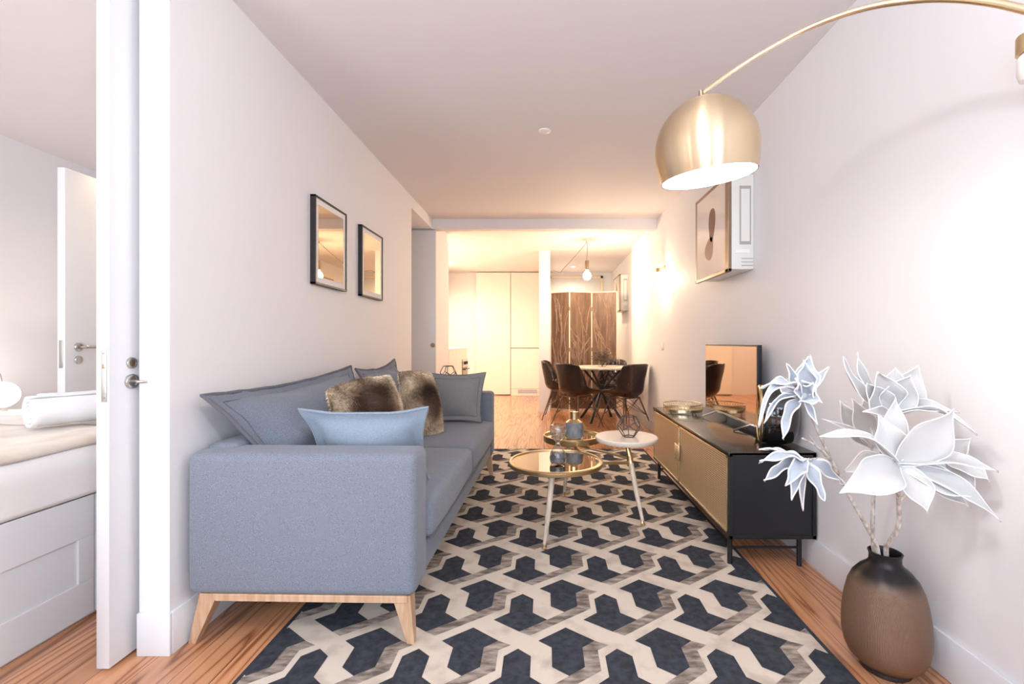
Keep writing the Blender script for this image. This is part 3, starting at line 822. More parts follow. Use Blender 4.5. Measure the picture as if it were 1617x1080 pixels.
# ------------------------------------------------------------------ coffee tables (one linked set of three tops)
ct = thing('nesting_coffee_table', 'three-top brass coffee table on slim tapered legs standing on the rug', 'coffee table', (0.22, 2.85, 0.0105))
RZ = 0.0135
A = Vector((0.064, 2.62, 0)); Bc = Vector((0.19, 3.17, 0)); Cc = Vector((0.52, 2.90, 0))
ra, rb, rc = 0.268, 0.195, 0.195
b = MB().lathe([(ra - 0.030, 0.398), (ra, 0.398), (ra + 0.002, 0.403), (ra + 0.002, 0.420), (ra - 0.003, 0.424), (ra - 0.018, 0.424), (ra - 0.020, 0.417)], (A.x, A.y, 0), 72)
b.lathe([(0.0001, 0.398), (ra - 0.03, 0.398)], (A.x, A.y, 0), 72)
tp = b.build('table_top', M['brass'], ct); tp['label'] = 'round mirrored top with brass rim'
MB().lathe([(0.0001, 0.4175), (ra - 0.019, 0.4175)], (A.x, A.y, 0), 72).build('mirror_glass', M['tabmirror'], tp)
b = MB().lathe([(0.0001, 0.415), (rb, 0.415), (rb + 0.003, 0.42), (rb + 0.003, 0.457), (rb - 0.004, 0.459), (rb - 0.008, 0.456), (rb - 0.010, 0.440)], (Bc.x, Bc.y, 0), 64)
tp = b.build('table_top', M['brass'], ct); tp['label'] = 'round brass tray top with raised rim'
MB().lathe([(0.0001, 0.4405), (rb - 0.010, 0.4405)], (Bc.x, Bc.y, 0), 64).build('tray_base', M['tabmirror'], tp)
tp = MB().lathe([(0.0001, 0.470), (rc - 0.012, 0.470), (rc, 0.482), (rc + 0.002, 0.497), (rc - 0.003, 0.502), (0.0001, 0.502)], (Cc.x, Cc.y, 0), 64).build('table_top', M['marble'], ct)
tp['label'] = 'round white marble top'
def tleg(top, foot, brass_part=0.0):
    top = Vector(top); foot = Vector(foot)
    foot.z = RZ
    k = top.lerp(foot, brass_part)
    lg = MB().tube([k, k.lerp(foot, 0.5), foot + Vector((0, 0, 0.022))], [0.0165, 0.015, 0.010], 14).build('leg', M['paleleg'], ct)
    f = MB().tube([foot + (k - foot).normalized() * 0.035, foot + Vector((0, 0, 0.008))], [0.0105, 0.0105], 12)
    f.lathe([(0.0001, 0), (0.016, 0), (0.016, 0.005), (0.010, 0.010)], foot, 16)
    f.build('foot_cap', M['brass'], lg)
    if brass_part: MB().tube([top, k], [0.015, 0.017], 14).build('collar', M['brass'], lg)
tleg((0.042, 2.44, 0.402), (0.0, 2.400, 0))
tleg((0.165, 3.10, 0.418), (0.139, 3.22, 0))
tleg((0.515, 2.86, 0.474), (0.583, 2.71, 0), 0.27)
b = MB()
b.tube([(0.53, 2.82, 0.352), (A.x + 0.20, A.y + 0.05, 0.390)], 0.009, 10)
b.tube([(0.53, 2.82, 0.378), (0.19, 3.10, 0.408)], 0.008, 10)
b.tube([(0.30, 2.76, 0.395), (0.17, 3.08, 0.408)], 0.007, 10)
b.tube([(0.531, 2.825, 0.34), (0.529, 2.83, 0.395)], 0.0195, 14)
b.build('connecting_rod', M['brass'], ct)

# ------------------------------------------------------------------ hourglass, bottle vase, terrarium
hg = P(881, 722, 2.56)
r_ = thing('hourglass', 'clear glass hourglass with dark sand on the mirrored coffee table', 'hourglass', (hg.x, 2.56, 0.4240))
prof = [(0.042, 0.002), (0.046, 0.010), (0.047, 0.03), (0.043, 0.055), (0.030, 0.080), (0.014, 0.098), (0.007, 0.108), (0.014, 0.118), (0.030, 0.136), (0.043, 0.160), (0.047, 0.185), (0.044, 0.205), (0.040, 0.212)]
MB().lathe([(0.0001, 0.0)] + prof + [(0.0001, 0.213)], (0, 0, 0), 32).build('glass_body', glassmat('hourglass_glass', (0.93, 0.95, 0.97), 0.02, pw=1.5, mn=0.10), r_, world=False)
MB().lathe([(0.0001, 0.004), (0.041, 0.004), (0.0445, 0.012), (0.045, 0.034), (0.030, 0.044), (0.0001, 0.052)], (0, 0, 0), 32).build('sand', M['sand'], r_, world=False)
MB().torus((0, 0, 0.108), 0.009, 0.003, 24, 6).build('neck_collar', M['pale_brass'], r_, world=False)
bt = P(907, 686, 3.1)
r_ = thing('bottle_vase', 'grey ceramic bottle vase with gold neck on the brass tray table', 'vase', (0.20, 3.10, 0.4407))
o = MB().lathe([(0.0001, 0.0), (0.050, 0.0), (0.058, 0.006), (0.062, 0.018)], (0, 0, 0), 36).build('gold_base', M['brass'], r_, world=False)
MB().lathe([(0.062, 0.018), (0.064, 0.05), (0.062, 0.09), (0.056, 0.115)], (0, 0, 0), 36).build('vase_body', M['concrete'], r_, world=False)
MB().lathe([(0.056, 0.115), (0.040, 0.128), (0.028, 0.136), (0.026, 0.17), (0.030, 0.186), (0.024, 0.186), (0.020, 0.17), (0.0001, 0.165)], (0, 0, 0), 36).build('gold_neck', M['brass'], r_, world=False)

def terrarium(label, loc, s, cat_m, rz, glass=True, group=None):
    r_ = thing('geometric_terrarium', label, 'terrarium', loc, rz, group)
    # stacked pentagons: small base, wide waist twisted, small top
    rings = [(0.042, 0.003, 0), (0.078, 0.052, 0), (0.078, 0.085, 36), (0.048, 0.142, 36)]
    pt = [[Vector((q * s * math.cos(R(72 * k + a)), q * s * math.sin(R(72 * k + a)), z * s)) for k in range(5)] for q, z, a in rings]
    b = MB(); w = 0.0032 * s
    def e(p, q): b.tube([p, q], w, 6)
    for k in range(5):
        e(pt[0][k], pt[0][(k + 1) % 5]); e(pt[0][k], pt[1][k])
        e(pt[1][k], pt[2][k]); e(pt[2][k], pt[1][(k + 1) % 5])
        e(pt[2][k], pt[3][k]); e(pt[3][k], pt[3][(k + 1) % 5])
    b.build('wire_frame', cat_m, r_, world=False)
    if glass:
        g = MB(); n0 = 0
        V = lambda p: g.bm.verts.new(p * 0.985)
        for k in range(5):
            j = (k + 1) % 5
            g.bm.faces.new([V(p) for p in (pt[0][k], pt[0][j], pt[1][j], pt[2][k], pt[1][k])])
            if k: g.bm.faces.new([V(p) for p in (pt[3][k], pt[3][j], pt[2][j], pt[1][j], pt[2][k])])
        g.bm.faces.new([V(p) for p in pt[0]])
        g.build('glass_panes', glassmat('terrarium_glass', (0.97, 0.97, 0.97)), r_, world=False, smooth=False)
    return r_
tx = P(993, 688, 2.88)
terrarium('geometric glass terrarium with dark edges on the marble table', (tx.x, 2.88, 0.5022), 0.92, M['wire'], R(10))
# side table beyond the sofa with the wire terrarium
r_ = thing('side_table', 'small dark side table tucked beyond the sofa end', 'side table', (-0.93, 4.86, 0))
MB().lathe([(0.0001, 0.665), (0.18, 0.665), (0.185, 0.675), (0.18, 0.685), (0.0001, 0.685)], (0, 0, 0), 40).build('table_top', M['blackframe'], r_, world=False)
MB().tube([(0, 0, 0.01), (0, 0, 0.67)], 0.014, 12).build('pole', M['black'], r_, world=False)
MB().lathe([(0.0001, 0.0), (0.14, 0.0), (0.14, 0.012), (0.0001, 0.018)], (0, 0, 0), 32).build('base', M['black'], r_, world=False)
terrarium('black wire geometric lantern peeking over the cushion at the far sofa end', (-1.02, 4.84, 0.6852), 1.12, M['black'], R(20), glass=False)

# ------------------------------------------------------------------ sideboard
bx0, bx1, by0, by1 = 0.89, 1.308, 2.20, 3.73
zb, zt = 0.150, 0.566
sb = thing('sideboard', 'low black sideboard with woven gold doors on the right wall', 'sideboard', ((bx0 + bx1) / 2, (by0 + by1) / 2, 0))
b = MB()
t = 0.016
b.box(bx0, bx1, by0, by0 + t, zb, zt - 0.001, 0.002)
b.box(bx0, bx1, by1 - t, by1, zb, zt - 0.001, 0.002)
b.box(bx0 + 0.001, bx1, by0 + t, by1 - t, zb, zb + t, 0.002)
b.box(bx1 - 0.01, bx1 - 0.001, by0 + t, by1 - t, zb + t, zt - t)
# raised rim around the end panel
for y0, y1 in ((by0 - 0.006, by0 + 0.001),):
    b.box(bx0, bx1, y0, y1, zt - 0.020, zt, 0.001).box(bx0, bx1, y0, y1, zb, zb + 0.018, 0.001).box(bx0, bx0 + 0.016, y0, y1, zb, zt, 0.001).box(bx1 - 0.016, bx1, y0, y1, zb, zt, 0.001)
b.build('body', M['black'], sb, smooth=False)
MB().box(bx0 - 0.004, bx1, by0 - 0.006, by1 + 0.002, zt - 0.012, zt + 0.002, 0.002).build('top', M['blacktop'], sb)
ymid = 3.02
for (y0, y1, s) in ((by0 + 0.018, ymid - 0.002, 1), (ymid + 0.002, by1 - 0.018, -1)):
    dr = MB().box(bx0 + 0.001, bx0 + 0.016, y0, y1, zb + 0.018, zt - 0.020, 0.002).build('door', M['weave'], sb, smooth=False)
    f = MB(); w = 0.011; X0, X1 = bx0 - 0.003, bx0 + 0.003
    f.box(X0, X1, y0, y1, zb + 0.018, zb + 0.018 + w, 0.001).box(X0, X1, y0, y1, zt - 0.020 - w, zt - 0.020, 0.001).box(X0, X1, y0, y0 + w, zb + 0.018, zt - 0.02, 0.001).box(X0, X1, y1 - w, y1, zb + 0.018, zt - 0.02, 0.001)
    f.build('door_frame', M['pale_brass'], dr, smooth=False)
    hy = y1 - 0.024 if s > 0 else y0 + 0.024
    MB().box(bx0 - 0.020, bx0 - 0.002, hy - 0.017, hy + 0.017, 0.322, 0.425, 0.004, 3).build('handle', M['pale_brass'], dr)
for y in (by0 + 0.045, by1 - 0.10):
    for x in (bx0 + 0.022, bx1 - 0.055):
        MB().tube([(x, y, 0.012 if x < 1 else 0.0), (x, y, zb + 0.002)], 0.012, 14).build('leg', M['black'], sb)
    MB().tube([(bx0 + 0.022, y, 0.090), (bx1 - 0.055, y, 0.090)], 0.006, 10).build('leg_crossbar', M['black'], sb)

# TV
r_ = thing('television', 'slim flat television on the sideboard with reflective screen', 'television', (1.235, 3.05, zt + 0.0015))
ya, yb_, za, zc = 2.62, 3.47, 0.607, 1.083
MB().box(1.224, 1.250, ya, yb_, za, zc, 0.003).box(1.25, 1.275, ya + 0.15, yb_ - 0.15, za + 0.05, za + 0.30, 0.008).build('housing', M['black'], r_, smooth=False)
MB().box(1.2225, 1.2245, ya + 0.010, yb_ - 0.008, za + 0.014, zc - 0.010).build('display', M['screen'], r_, smooth=False)
MB().box(1.2215, 1.2250, ya + 0.002, yb_ - 0.002, za, za + 0.012, 0.001).build('lower_bezel', M['steel'], r_, smooth=False)
for y in (2.72, 3.25):
    b = MB()
    for x in (1.12, 1.298): b.tube([(1.237, y, za + 0.005), (x, y - 0.01, zt + 0.008)], 0.0065, 8)
    b.build('stand_foot', M['steel'], r_)

# gallery tray on the sideboard
ty = 3.50; txx = 1.060
r_ = thing('round_tray', 'round brass gallery tray with pierced rim on the sideboard', 'tray', (txx, ty, zt + 0.0022))
rt = 0.145
b = MB().lathe([(0.0001, 0.012), (rt - 0.002, 0.012), (rt, 0.006), (rt, 0.0265), (rt - 0.004, 0.0265), (rt - 0.004, 0.014)], (0, 0, 0), 64)
b.build('tray_base', M['pale_brass'], r_, world=False)
b = MB(); b.torus((0, 0, 0.060), rt, 0.0035, 64, 8)
for k in range(44):
    a = 2 * PI * k / 44; a2 = 2 * PI * (k + 1) / 44
    b.tube([(rt * math.cos(a), rt * math.sin(a), 0.026), (rt * math.cos(a2), rt * math.sin(a2), 0.059)], 0.0012, 5)
    b.tube([(rt * math.cos(a2), rt * math.sin(a2), 0.026), (rt * math.cos(a), rt * math.sin(a), 0.059)], 0.0012, 5)
b.build('pierced_rim', M['pale_brass'], r_, world=False)
for k in range(4):
    a = PI / 2 * k + 0.6
    MB().ico((0.12 * math.cos(a), 0.12 * math.sin(a), 0.006), 0.006, 2).build('ball_foot', M['bronze'], r_, world=False)

# black round vase with bronze rim on the sideboard
r_ = thing('round_black_vase', 'glossy black disc vase with bronze rim on near end of sideboard', 'vase', (1.205, 2.37, zt + 0.0025), R(0))
prof = [(0.0001, -0.085), (0.10, -0.085), (0.130, -0.082), (0.146, -0.070), (0.155, -0.045), (0.158, -0.01), (0.155, 0.03), (0.145, 0.065), (0.12, 0.088), (0.08, 0.098), (0.0001, 0.10)]
b = MB().lathe(prof, (0, 0, 0.158), 64, Matrix.Rotation(R(-20), 3, 'Z') @ Matrix.Scale(0.82, 3, Vector((0, 1, 0))) @ Matrix.Rotation(R(90), 3, 'Y'))
for v in b.bm.verts: v.co.z = max(v.co.z, 0.006)
b.build('vase_body', M['gloss'], r_, world=False, angle=60)
b = MB().lathe([(0.136, -0.084), (0.143, -0.087), (0.149, -0.082), (0.150, -0.074), (0.144, -0.070)], (0, 0, 0.158), 64, Matrix.Rotation(R(-20), 3, 'Z') @ Matrix.Scale(0.82, 3, Vector((0, 1, 0))) @ Matrix.Rotation(R(90), 3, 'Y'))
b.build('bronze_rim', M['brass'], r_, world=False)
b = MB().lathe([(0.024, 0.0), (0.030, 0.012), (0.024, 0.012), (0.020, 0.0)], (0, 0, 0.312), 24)
b.build('mouth', M['gloss'], r_, world=False)

# ------------------------------------------------------------------ floor vase and white flowers
vx, vy = 1.150, 1.54
r_ = thing('floor_vase', 'tall hammered bronze floor vase with dark shoulder on the pine floor', 'vase', (vx, vy, 0))
prof = [(0.0001, 0.0), (0.070, 0.0), (0.074, 0.004), (0.072, 0.011), (0.070, 0.015), (0.084, 0.024), (0.106, 0.044), (0.119, 0.072), (0.1255, 0.108), (0.1265, 0.145), (0.1235, 0.190), (0.117, 0.235), (0.108, 0.275), (0.094, 0.307), (0.074, 0.332), (0.054, 0.348), (0.0465, 0.360), (0.046, 0.380), (0.050, 0.392), (0.046, 0.394), (0.041, 0.380), (0.042, 0.350), (0.06, 0.33), (0.07, 0.28)]
MB().lathe(prof, (0, 0, 0), 72).build('vase_body', M['vase'], r_, world=False, angle=80)

def petal(base, tip, width, arch, nrm, rnd, parent, cup=0.25, curl=0.0, rimr=0.0012, pm='petal'):
    base = Vector(base); tip = Vector(tip); ax = tip - base; L_ = ax.length; ax.normalize()
    n = (Vector(nrm) - ax * Vector(nrm).dot(ax))
    if n.length < 1e-3: n = ax.orthogonal()
    n.normalize(); sd = ax.cross(n)
    NU, NV = 8, 20
    ph = rnd.random() * 6; wavy = 0.14 if pm == 'daylight_tint_petal' else 0.05; bend = rnd.uniform(-0.05, 0.05) * L_
    def prof(v):     # broad in the middle, drawn to a tip
        return (0.16 * (1 - v) + 0.96 * math.sin(PI * min(1, v) ** 0.92) ** 1.25 * (1 - 0.25 * v))
    def f(u, v):
        w = width * max(prof(v), 0.015); s = (u - 0.5) * 2
        c = base + ax * (L_ * v) + n * (arch * math.sin(PI * v) * L_ - curl * L_ * v ** 3 + 0.0)
        wob = wavy * width * math.sin(v * 12 + ph + s * 1.5) * abs(s)
        return c + sd * (s * w / 2 * (1 + (0.07 if pm == 'daylight_tint_petal' else 0.025) * math.sin(v * 15 + ph + s)) + bend * math.sin(PI * v)) + n * (cup * w * s * s * 0.5 + wob)
    b = MB(); b.grid(f, NU, NV)
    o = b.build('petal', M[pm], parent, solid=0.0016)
    if rimr:
        pts = [f(0, k / NV) for k in range(NV + 1)] + [f(1, 1 - k / NV) for k in range(1, NV + 1)]
        m2 = MB(); m2.tube(pts, rimr, 5)
        me = o.data
        # rim belongs to the petal mesh
        bm = bmesh.new(); bm.from_mesh(me); n0 = len(bm.faces)
        root = parent
        while root.parent: root = root.parent
        bmesh.ops.translate(m2.bm, verts=m2.bm.verts, vec=-root.location)
        t = bpy.data.meshes.new('t'); m2.bm.to_mesh(t); m2.bm.free(); bm.from_mesh(t); bpy.data.meshes.remove(t)
        bm.faces.ensure_lookup_table()
        for fc in bm.faces[n0:]: fc.material_index = 1; fc.smooth = True
        bm.to_mesh(me); bm.free(); me.materials.append(M['petal_edge'])
    return o

def flower_stem(label, stem_list, blooms, seed):
    rnd = random.Random(seed)
    mouth = stem_list[0][0][0]
    root = thing('artificial_flower', label, 'flower', (Vector(mouth).x, Vector(mouth).y, 0.20), 0, 'white artificial flowers in the floor vase')
    b = MB()
    for pts, r0, r1 in stem_list:
        sp = spline(pts, 8); n = len(sp) - 1
        b.tube(sp, [r0 + (r1 - r0) * k / n for k in range(n + 1)], 9)
    b.build('stem', M['stem'], root)
    for bl in blooms:
        c = Vector(bl['c']); hub = MB()
        hub.ico(c, bl.get('hub', 0.010), 2, (1, 1, 1))
        for k in range(7):
            a = rnd.random() * 6.28
            hub.tube([c, c + Vector((math.cos(a) * 0.012, -0.018, math.sin(a) * 0.012))], 0.0011, 5)
        h = hub.build('bloom', M['petal'], root)
        h['label'] = bl['label']
        for q, (tip, w, arch, nr) in enumerate(bl['p']):
            petal(c, tip, w * (1.0 if bl.get('m') == 'daylight_tint_petal' else 1.08), arch, nr, rnd, h, cup=bl.get('cup', 0.3), curl=bl.get('curl', 0.0), pm=bl.get('m', 'petal'), rimr=0.0016 if bl.get('m') == 'daylight_tint_petal' else 0.0009)
    return root

CAMV = (0, -1, 0)
def pw(lst, d0):
    """(px, py, depth offset, width px, arch, normal)"""
    out = []
    for q in lst:
        px, py, dd, w, arch = q[:5]; nr = q[5] if len(q) > 5 else (-0.3, -1, 0.4)
        d = d0 + dd
        tp = P(px, py, d)
        if tp.x > 1.305: tp = P(px, py, 1.305 * F / (px - 860))
        out.append((tp, w * d0 / F, arch, nr))
    return out

mouth = Vector((vx, vy, 0.37))
# stem 1: the big front bloom
d1 = 1.30
F1 = dict(c=P(1417, 732, d1), label='largest open white bloom', cup=0.25, p=pw([
    (1325, 779, -0.06, 58, 0.12, (0, -1, 0.8)), (1332, 745, 0.08, 40, 0.10, (0, -1, 0.8)), (1293, 690, -0.02, 34, 0.16, (0, -0.3, 1)),
    (1388, 655, 0.03, 44, 0.05, (-0.2, -1, 0.1)), (1414, 628, 0.05, 36, 0.0), (1507, 646, -0.06, 58, 0.04, (0.1, -1, 0.5)),
    (1577, 745, -0.09, 36, 0.10, (0, -0.5, 1)), (1547, 787, -0.06, 44, 0.06, (0, -1, 0.8)), (1533, 802, -0.02, 40, 0.04, (0, -1, 0.6)),
    (1580, 824, -0.08, 30, 0.10, (0, -1, 0.7)), (1465, 811, -0.10, 52, 0.05, (0, -1, 0.3)), (1469, 783, -0.02, 30, 0.03), ], d1))
d4 = 1.40
F4 = dict(c=P(1490, 722, d4), label='small bloom behind the largest one', hub=0.007, p=pw([
    (1533, 692, -0.06, 30, 0.05), (1497, 685, 0.0, 30, 0.02), (1563, 759, -0.09, 40, 0.05, (0, -1, 0.7)), (1477, 690, 0.0, 24, 0.03), (1540, 772, -0.06, 34, 0.05), (1455, 745, -0.02, 24, 0.02)], d4))
flower_stem('white artificial flower with the widest bloom, nearest in the floor vase', [
    ([mouth + Vector((0.008, -0.01, -0.16)), P(1399, 872, 1.53), P(1404, 858, 1.50), P(1418, 832, 1.46), P(1419, 795, 1.42), P(1417, 732, d1)], 0.0085, 0.006),
    ([P(1419, 792, 1.418), P(1450, 760, 1.41), P(1490, 722, d4)], 0.005, 0.0035)], [F1, F4], 1)
# stem 2: upright cupped bloom behind
d2 = 1.44
F2 = dict(c=P(1404, 655, d2), label='upright cupped bloom', cup=0.5, p=pw([
    (1332, 562, -0.03, 26, -0.14, (0.6, -1, 0.4)), (1353, 557, 0.05, 34, -0.14, (0.6, -1, 0.4)), (1388, 588, -0.05, 54, -0.08), (1414, 581, 0.04, 50, -0.06),
    (1451, 576, 0.02, 50, -0.14, (-0.6, -1, 0.2)), (1438, 592, -0.05, 48, -0.05), (1370, 605, -0.03, 44, -0.08), (1543, 686, -0.14, 26, 0.20, (0, 0, 1)), (1515, 652, -0.10, 32, 0.10, (0, -0.6, 1)), (1362, 650, -0.08, 16, 0.08)], d2))
d3 = 1.58
F3 = dict(c=P(1376, 706, d3), label='half-hidden bloom behind', hub=0.007, cup=0.4, p=pw([
    (1325, 632, 0.0, 34, -0.04), (1345, 629, -0.03, 34, -0.03), (1363, 624, 0.02, 34, 0.0), (1297, 661, -0.05, 9, 0.12), (1385, 660, 0.02, 30, 0.0)], d3))
flower_stem('tall white artificial flower standing upright at the back of the vase', [
    ([mouth + Vector((-0.012, 0.02, -0.16)), P(1379, 862, 1.57), P(1378, 815, 1.57), P(1382, 760, 1.55), P(1396, 700, 1.49), P(1404, 655, d2)], 0.0075, 0.005),
    ([P(1381, 770, 1.553), P(1376, 740, 1.57), P(1376, 706, d3)], 0.005, 0.0035)], [F2, F3], 2)
# stem 3: leaning left, two blooms with blue daylight put into the petal colour
d5 = 1.45
F5 = dict(m='daylight_tint_petal', c=P(1268, 625, d5), label='upper left bloom with narrow curling petals', hub=0.020, cup=0.45, p=pw([
    (1201, 613, -0.04, 22, 0.20, (0, -0.3, 1)), (1198, 674, -0.06, 13, 0.40, (0, -0.2, 1)), (1207, 669, -0.03, 11, 0.22, (0, -0.2, 1)), (1237, 694, -0.07, 20, 0.10, (-1, -0.6, 0.3)),
    (1243, 574, 0.0, 16, -0.10), (1228, 600, 0.06, 34, -0.02), (1269, 568, -0.05, 30, 0.10), (1278, 561, 0.05, 36, -0.10), (1310, 579, 0.02, 17, -0.15),
    (1296, 634, -0.06, 34, 0.12), (1291, 671, -0.02, 10, 0.05), (1256, 598, -0.04, 30, 0.05), (1284, 605, -0.05, 26, 0.05)], d5))
d6 = 1.38
F6 = dict(m='daylight_tint_petal', c=P(1271, 727, d6), label='lower left drooping bloom', hub=0.008, cup=0.4, p=pw([
    (1199, 709, -0.02, 12, 0.06, (0, 0, 1)), (1199, 730, -0.05, 20, 0.12, (0, -0.4, 1)), (1207, 760, 0.0, 22, 0.12, (0, -0.4, 1)), (1240, 767, -0.07, 24, 0.14, (-0.5, -1, 0.4)),
    (1250, 790, -0.05, 16, 0.10, (-0.6, -1, 0.3)), (1268, 806, 0.03, 8, 0.05), (1302, 791, -0.05, 22, 0.05, (0.2, -1, 0.4)), (1332, 765, 0.03, 24, 0.03, (0, -1, 0.8))], d6))
flower_stem('pale artificial flower leaning left over the sideboard', [
    ([mouth + Vector((-0.01, -0.015, -0.16)), P(1386, 868, 1.53), P(1372, 838, 1.51), P(1345, 790, 1.47), P(1327, 752, 1.45), P(1300, 700, 1.45), P(1268, 625, d5)], 0.007, 0.004),
    ([P(1327, 752, 1.45), P(1300, 726, 1.41), P(1271, 727, d6)], 0.004, 0.003),
    ([P(1314, 726, 1.45), P(1290, 705, 1.42), P(1267, 692, 1.40)], 0.0035, 0.003),
    ([P(1318, 733, 1.45), P(1296, 712, 1.44), P(1276, 685, 1.44)], 0.003, 0.0025)], [F5, F6], 3)

# ------------------------------------------------------------------ arc lamp
lp = thing('arc_floor_lamp', 'brass arc floor lamp with a dome shade reaching in from the right', 'lamp', (1.13, 0.62, 0))
sc = P(1115, 237, 1.30)      # shade centre
tilt = Matrix.Rotation(R(-7), 3, 'Y') @ Matrix.Rotation(R(5), 3, 'X')
RS = 0.142
prof = []
for k in range(25):
    a = R(2 + (112 - 2) * k / 24); prof.append((RS * math.sin(a), RS * math.cos(a) * (1.0 if a < PI / 2 else 1.43)))
inner = [(max(p[0] - 0.003, 0.001), p[1] - (0.003 if p[1] > 0 else 0)) for p in prof[::-1]]
shade_mat = mat('spun_brass_shade', (0.66, 0.52, 0.34), 0.30, 1, aniso=0.9, bump=0.10, bscale=30, stretch=(1, 1, 25))
_nt = shade_mat.node_tree; _tg = _nt.nodes.new('ShaderNodeTangent'); _tg.direction_type = 'RADIAL'; _tg.axis = 'Z'
_nt.nodes['Principled BSDF'].inputs['Anisotropic Rotation'].default_value = 0.25
_nt.links.new(_tg.outputs[0], _nt.nodes['Principled BSDF'].inputs['Tangent'])
sh = MB().lathe(prof, sc, 72, tilt).build('shade', shade_mat, lp)
sh.data.transform(Matrix.Translation(-(sc - lp.location))); sh.location = sc - lp.location
shi = MB().lathe(inner, lp.location, 72, tilt).build('shade_lining', M['white_enamel'], sh)
MB().lathe([(0.0001, 0.035), (0.018, 0.03), (0.034, 0.0), (0.040, -0.03), (0.030, -0.06), (0.0001, -0.072)], sc + Vector((0, 0, 0.03)), 32, tilt).build('light_bulb', emit('arc_lamp_bulb', (1.0, 0.95, 0.88), 12), lp)
top = sc + tilt @ Vector((0, 0, RS))
MB().lathe([(0.0001, 0.022), (0.006, 0.022), (0.008, 0.006), (0.020, 0.0), (0.022, -0.004)], top, 24, tilt).build('shade_cap', M['bronze'], lp)
pts = [top + Vector((-0.004, 0.0, 0.010)), P(1160, 111, 1.28), P(1213, 78, 1.25), P(1263, 51, 1.22), P(1312, 30, 1.18), P(1362, 14, 1.14), P(1412, 4, 1.10), P(1478, -2, 1.045), P(1545, 1, 0.99), P(1617, 15, 0.93),
       (1.035, 0.82, 1.648), (1.085, 0.73, 1.45), (1.115, 0.66, 1.25), (1.128, 0.63, 1.0), (1.13, 0.62, 0.7), (1.13, 0.62, 0.03)]
sp = spline(pts, 10)
MB().tube(sp, [0.0062 + 0.0022 * min(1, k / 80) for k in range(len(sp))], 14).build('arm', M['pale_brass'], lp)
MB().lathe([(0.0001, 0), (0.15, 0), (0.15, 0.035), (0.145, 0.04), (0.0001, 0.04)], (1.13, 0.62, 0), 48).build('base', M['marble'], lp)
light('arc_lamp_light', 'POINT', sc + Vector((0, 0, -0.060)), 3.0, (1.0, 0.93, 0.86), 0.035, parent=lp)

# ------------------------------------------------------------------ wall sconces
def sconce(y, z, lab, lit=True):
    r_ = thing('wall_sconce', lab, 'wall lamp', (WX, y, z), 0, 'brass wall sconces on the right wall')
    MB().lathe([(0.0001, -0.016), (0.024, -0.016), (0.028, -0.010), (0.028, 0.0)], (WX, y, z + 0.05), 28, Matrix.Rotation(R(90), 3, 'Y')).build('back_plate', M['brass'], r_)
    MB().tube(spline([(WX - 0.01, y, z + 0.05), (WX - 0.045, y, z + 0.05), (WX - 0.068, y, z + 0.047), (WX - 0.07, y, z + 0.03)], 6), 0.005, 10).build('arm', M['brass'], r_)
    MB().lathe([(0.0001, 0.048), (0.027, 0.048), (0.029, 0.044), (0.029, 0.002), (0.0001, 0.0)], (WX - 0.07, y, z), 28).build('socket', M['brass'], r_)
    MB().lathe([(0.020, 0.0), (0.026, -0.008), (0.027, -0.05), (0.022, -0.068), (0.0001, -0.074)], (WX - 0.07, y, z), 28).build('glass_shade', M['white_enamel'] if not lit else M['bulb'], r_)
    return r_
s1 = sconce(5.0, 1.86, 'glowing brass wall sconce past the framed unit on the right wall')
light('sconce_light', 'POINT', (WX - 0.115, 4.96, 1.77), 3.2, WARM2, 0.03, parent=s1)
s2 = sconce(1.172, 1.842, 'brass wall sconce cut by the right edge above the flowers', lit=False)

